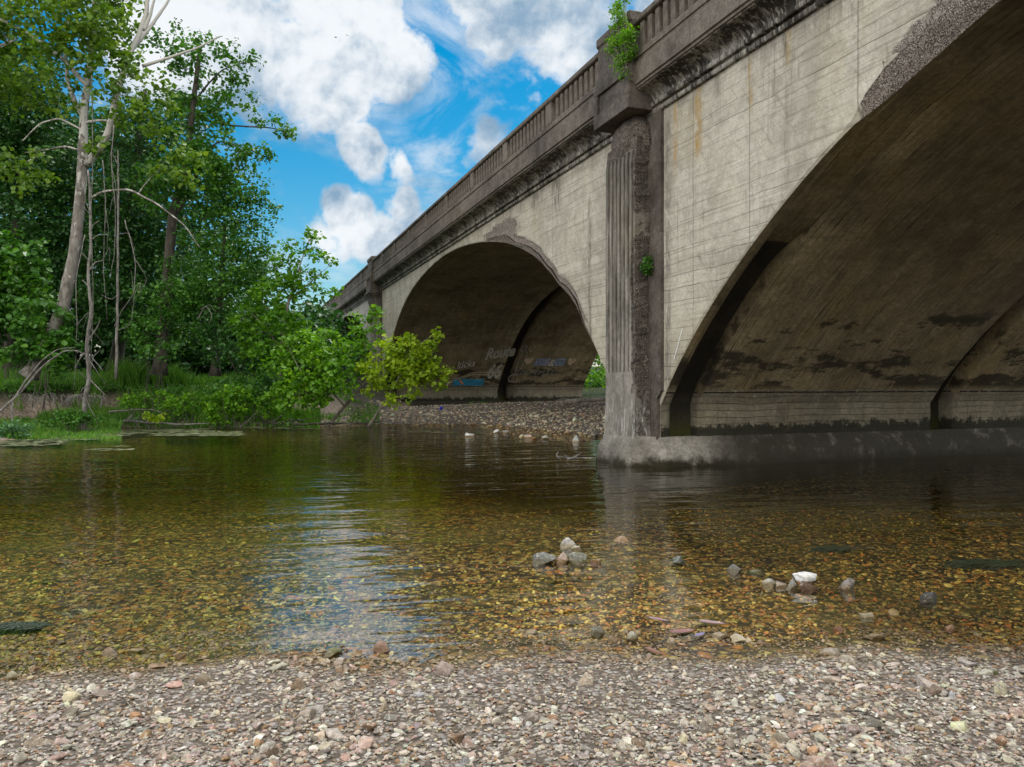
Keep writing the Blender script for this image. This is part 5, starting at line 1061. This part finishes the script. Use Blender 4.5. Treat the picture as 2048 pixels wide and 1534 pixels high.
# ------------------------------------------------------------------ paint and chalk on the concrete of the far arch (laid on the soffit surface)
CA1 = PIER0 + .5 * SPAN
def wall_paint(name, V2, F2, t0, z0, col, off=.012, label=None):
    """V2: (n,2) metres, x along the barrel, y up; pasted on the far-side haunch of the middle arch"""
    V2 = np.asarray(V2, float); zz = z0 + V2[:, 1]; P = np.stack([t0 + V2[:, 0], CA1 + np.where(zz > ZSPR, arch_dx(zz), HS) - off, zz - off * .3], 1)
    m_ = newmat('graffiti_paint')[0]; t_ = NT(m_.node_tree); p_ = t_.n['Principled BSDF']; co_ = t_.add('ShaderNodeTexCoord').outputs['Object']
    t_.put(p_.inputs['Base Color'], t_.mix(t_.mr(t_.noise(co_, 7, 5, .7), .4, .62), tuple(.7 * c_ for c_ in col), tuple(min(.8, 1.5 * c_) for c_ in col))); p_.inputs['Roughness'].default_value = .8
    ob = link(name, np_mesh(name, P, F2), m_, br); 
    if label: ob['label'] = label
def text2d(body, size, shear=0, bold=0.0):
    cu = bpy.data.curves.new('lettering', 'FONT'); cu.body = body; cu.size = size; cu.shear = shear; cu.offset = bold; cu.resolution_u = 3; ob = bpy.data.objects.new('lettering', cu); COL.objects.link(ob)
    dg = bpy.context.evaluated_depsgraph_get(); me_ = ob.evaluated_get(dg).to_mesh(); V = np.array([v.co[:2] for v in me_.vertices]); me_.calc_loop_triangles(); Fc = np.array([t_.vertices[:] for t_ in me_.loop_triangles]); ob.to_mesh_clear() if False else None
    bpy.data.objects.remove(ob); return V, Fc
def put_text(body, size, t0, z0, col, shear=0, bold=0.0, rot=0.0, off=.016, label=None, sx=1.0):
    V, Fc = text2d(body, size, shear, bold); V = V * np.array([sx, 1]); V = np.stack([V[:, 0] * math.cos(rot) - V[:, 1] * math.sin(rot), V[:, 0] * math.sin(rot) + V[:, 1] * math.cos(rot)], 1); wall_paint('graffiti', V, Fc, t0, z0, col, off, label)
def ribbon(pts, w_):
    P = np.array(pts, float); T = np.gradient(P, axis=0); T /= np.linalg.norm(T, axis=1)[:, None]; N = np.stack([-T[:, 1], T[:, 0]], 1) * w_ / 2
    return np.concatenate([P + N, P - N]), np.array([[i, i + 1, len(P) + i + 1, len(P) + i] for i in range(len(P) - 1)])
GREY = (.34, .33, .29)
put_text('Route', .95, 6.25, 3.35, GREY, .15, .035, .14, label='grey outlined graffiti word Route', sx=.8)
put_text('66', 1.25, 6.75, 2.15, GREY, .1, .04, .06, label='large grey graffiti number 66', sx=.72)
put_text('kicks', .62, 4.55, 2.75, (.42, .41, .38), .2, .006, .16, label='thin white graffiti word kicks', sx=.95)
u = np.linspace(0, 1, 14)
for dz in (0, -.16): V, Fc = ribbon(np.stack([u * 2.5, .45 * u + .28 * np.sin(u * 3.1) ** 2 * u], 1), .035); wall_paint('graffiti', V, Fc, 4.45 + dz, 2.1 + dz, (.42, .38, .26), .02, 'thin yellowish graffiti underline')
V, Fc = ribbon(np.stack([u * 2.1, .30 * u + .12 * np.cos(u * 3.0)], 1), .42 ); wall_paint('graffiti', V, Fc, 4.55, 1.72, (.02, .20, .34), .013, 'blue painted band below the number')
V, Fc = ribbon([(0, -.3), (.02, -.05), (.1, .1), (.28, .12)], .10); wall_paint('graffiti', V, Fc, 4.2, 1.8, (.45, .42, .33), .02); V, Fc = ribbon([(0, .1), (.15, .0), (.3, -.15)], .13); wall_paint('graffiti', V, Fc, 4.95, 1.9, (.45, .18, .10), .02, 'orange painted stroke')
V = [(0, .06), (1.0, .06), (1.1, .52), (.12, .54)]; wall_paint('graffiti', V, np.array([[0, 1, 2, 3]]), 9.7, 2.92, (.17, .19, .28), .013, 'blue painted box with lettering'); wall_paint('graffiti', [(0, .06), (.85, .06), (.85, .56), (.1, .52)], np.array([[0, 1, 2, 3]]), 11.05, 2.92, (.15, .20, .28), .013, 'second blue painted box')
put_text('NNR', .42, 9.92, 3.06, (.30, .28, .40), .1, .012, label='pale letters in the blue box'); put_text('&', .6, 10.78, 2.98, (.40, .38, .34), .1, .01); put_text('Bri', .42, 11.2, 3.06, (.30, .28, .40), .1, .012, label='pale letters in the second blue box')
an = np.linspace(0, 2 * np.pi, 40, endpoint=False); HV = np.stack([16 * np.sin(an) ** 3, 13 * np.cos(an) - 5 * np.cos(2 * an) - 2 * np.cos(3 * an) - np.cos(4 * an)], 1) / 34
for t0 in (9.3, 12.35): wall_paint('graffiti', HV * .62, np.array([list(range(40))]), t0, 3.28, (.42, .32, .22), .013, 'pale painted heart')
put_text('FUNUMUMLE IU', .42, 8.6, 2.38, (.20, .20, .18), 0, -.004, label='faint row of thin chalk letters'  )
for pts, t0, z0 in [(np.stack([.24 * np.sin(an[:38] * 1.0) * (1 + .25 * np.cos(an[:38] * 2)), .62 * np.cos(an[:38])], 1), 8.25, 3.25), (np.stack([.16 * np.sin(an[:36]), .18 * np.cos(an[:36])], 1), 7.98 + .05, 4.05), (np.stack([.16 * np.sin(an[:36]), .18 * np.cos(an[:36])], 1), 8.62, 4.05), (np.stack([.36 * np.sin(an[:30] + 2.5), .24 * np.cos(an[:30] + 2.5)], 1), 8.1, 2.15)]:
    V, Fc = ribbon(pts, .045); wall_paint('graffiti', V, Fc, t0 + .55, z0, (.26, .26, .25), .016, 'thin white chalk outline')
# white chalk streak on the spandrel right of the pilaster
V, Fc = ribbon([(13.98, 2.32), (13.88, 2.50), (13.78, 2.70), (13.70, 2.86), (13.66, 2.94)], .022); V = np.array(V); q = MB(); q.addv(np.stack([np.full(len(V), -.012), V[:, 0], V[:, 1]], 1), Fc); m_ = newmat('chalk')[0]; m_.node_tree.nodes['Principled BSDF'].inputs['Base Color'].default_value = (.75, .75, .75, 1); q.build('chalk_mark', m_, br)
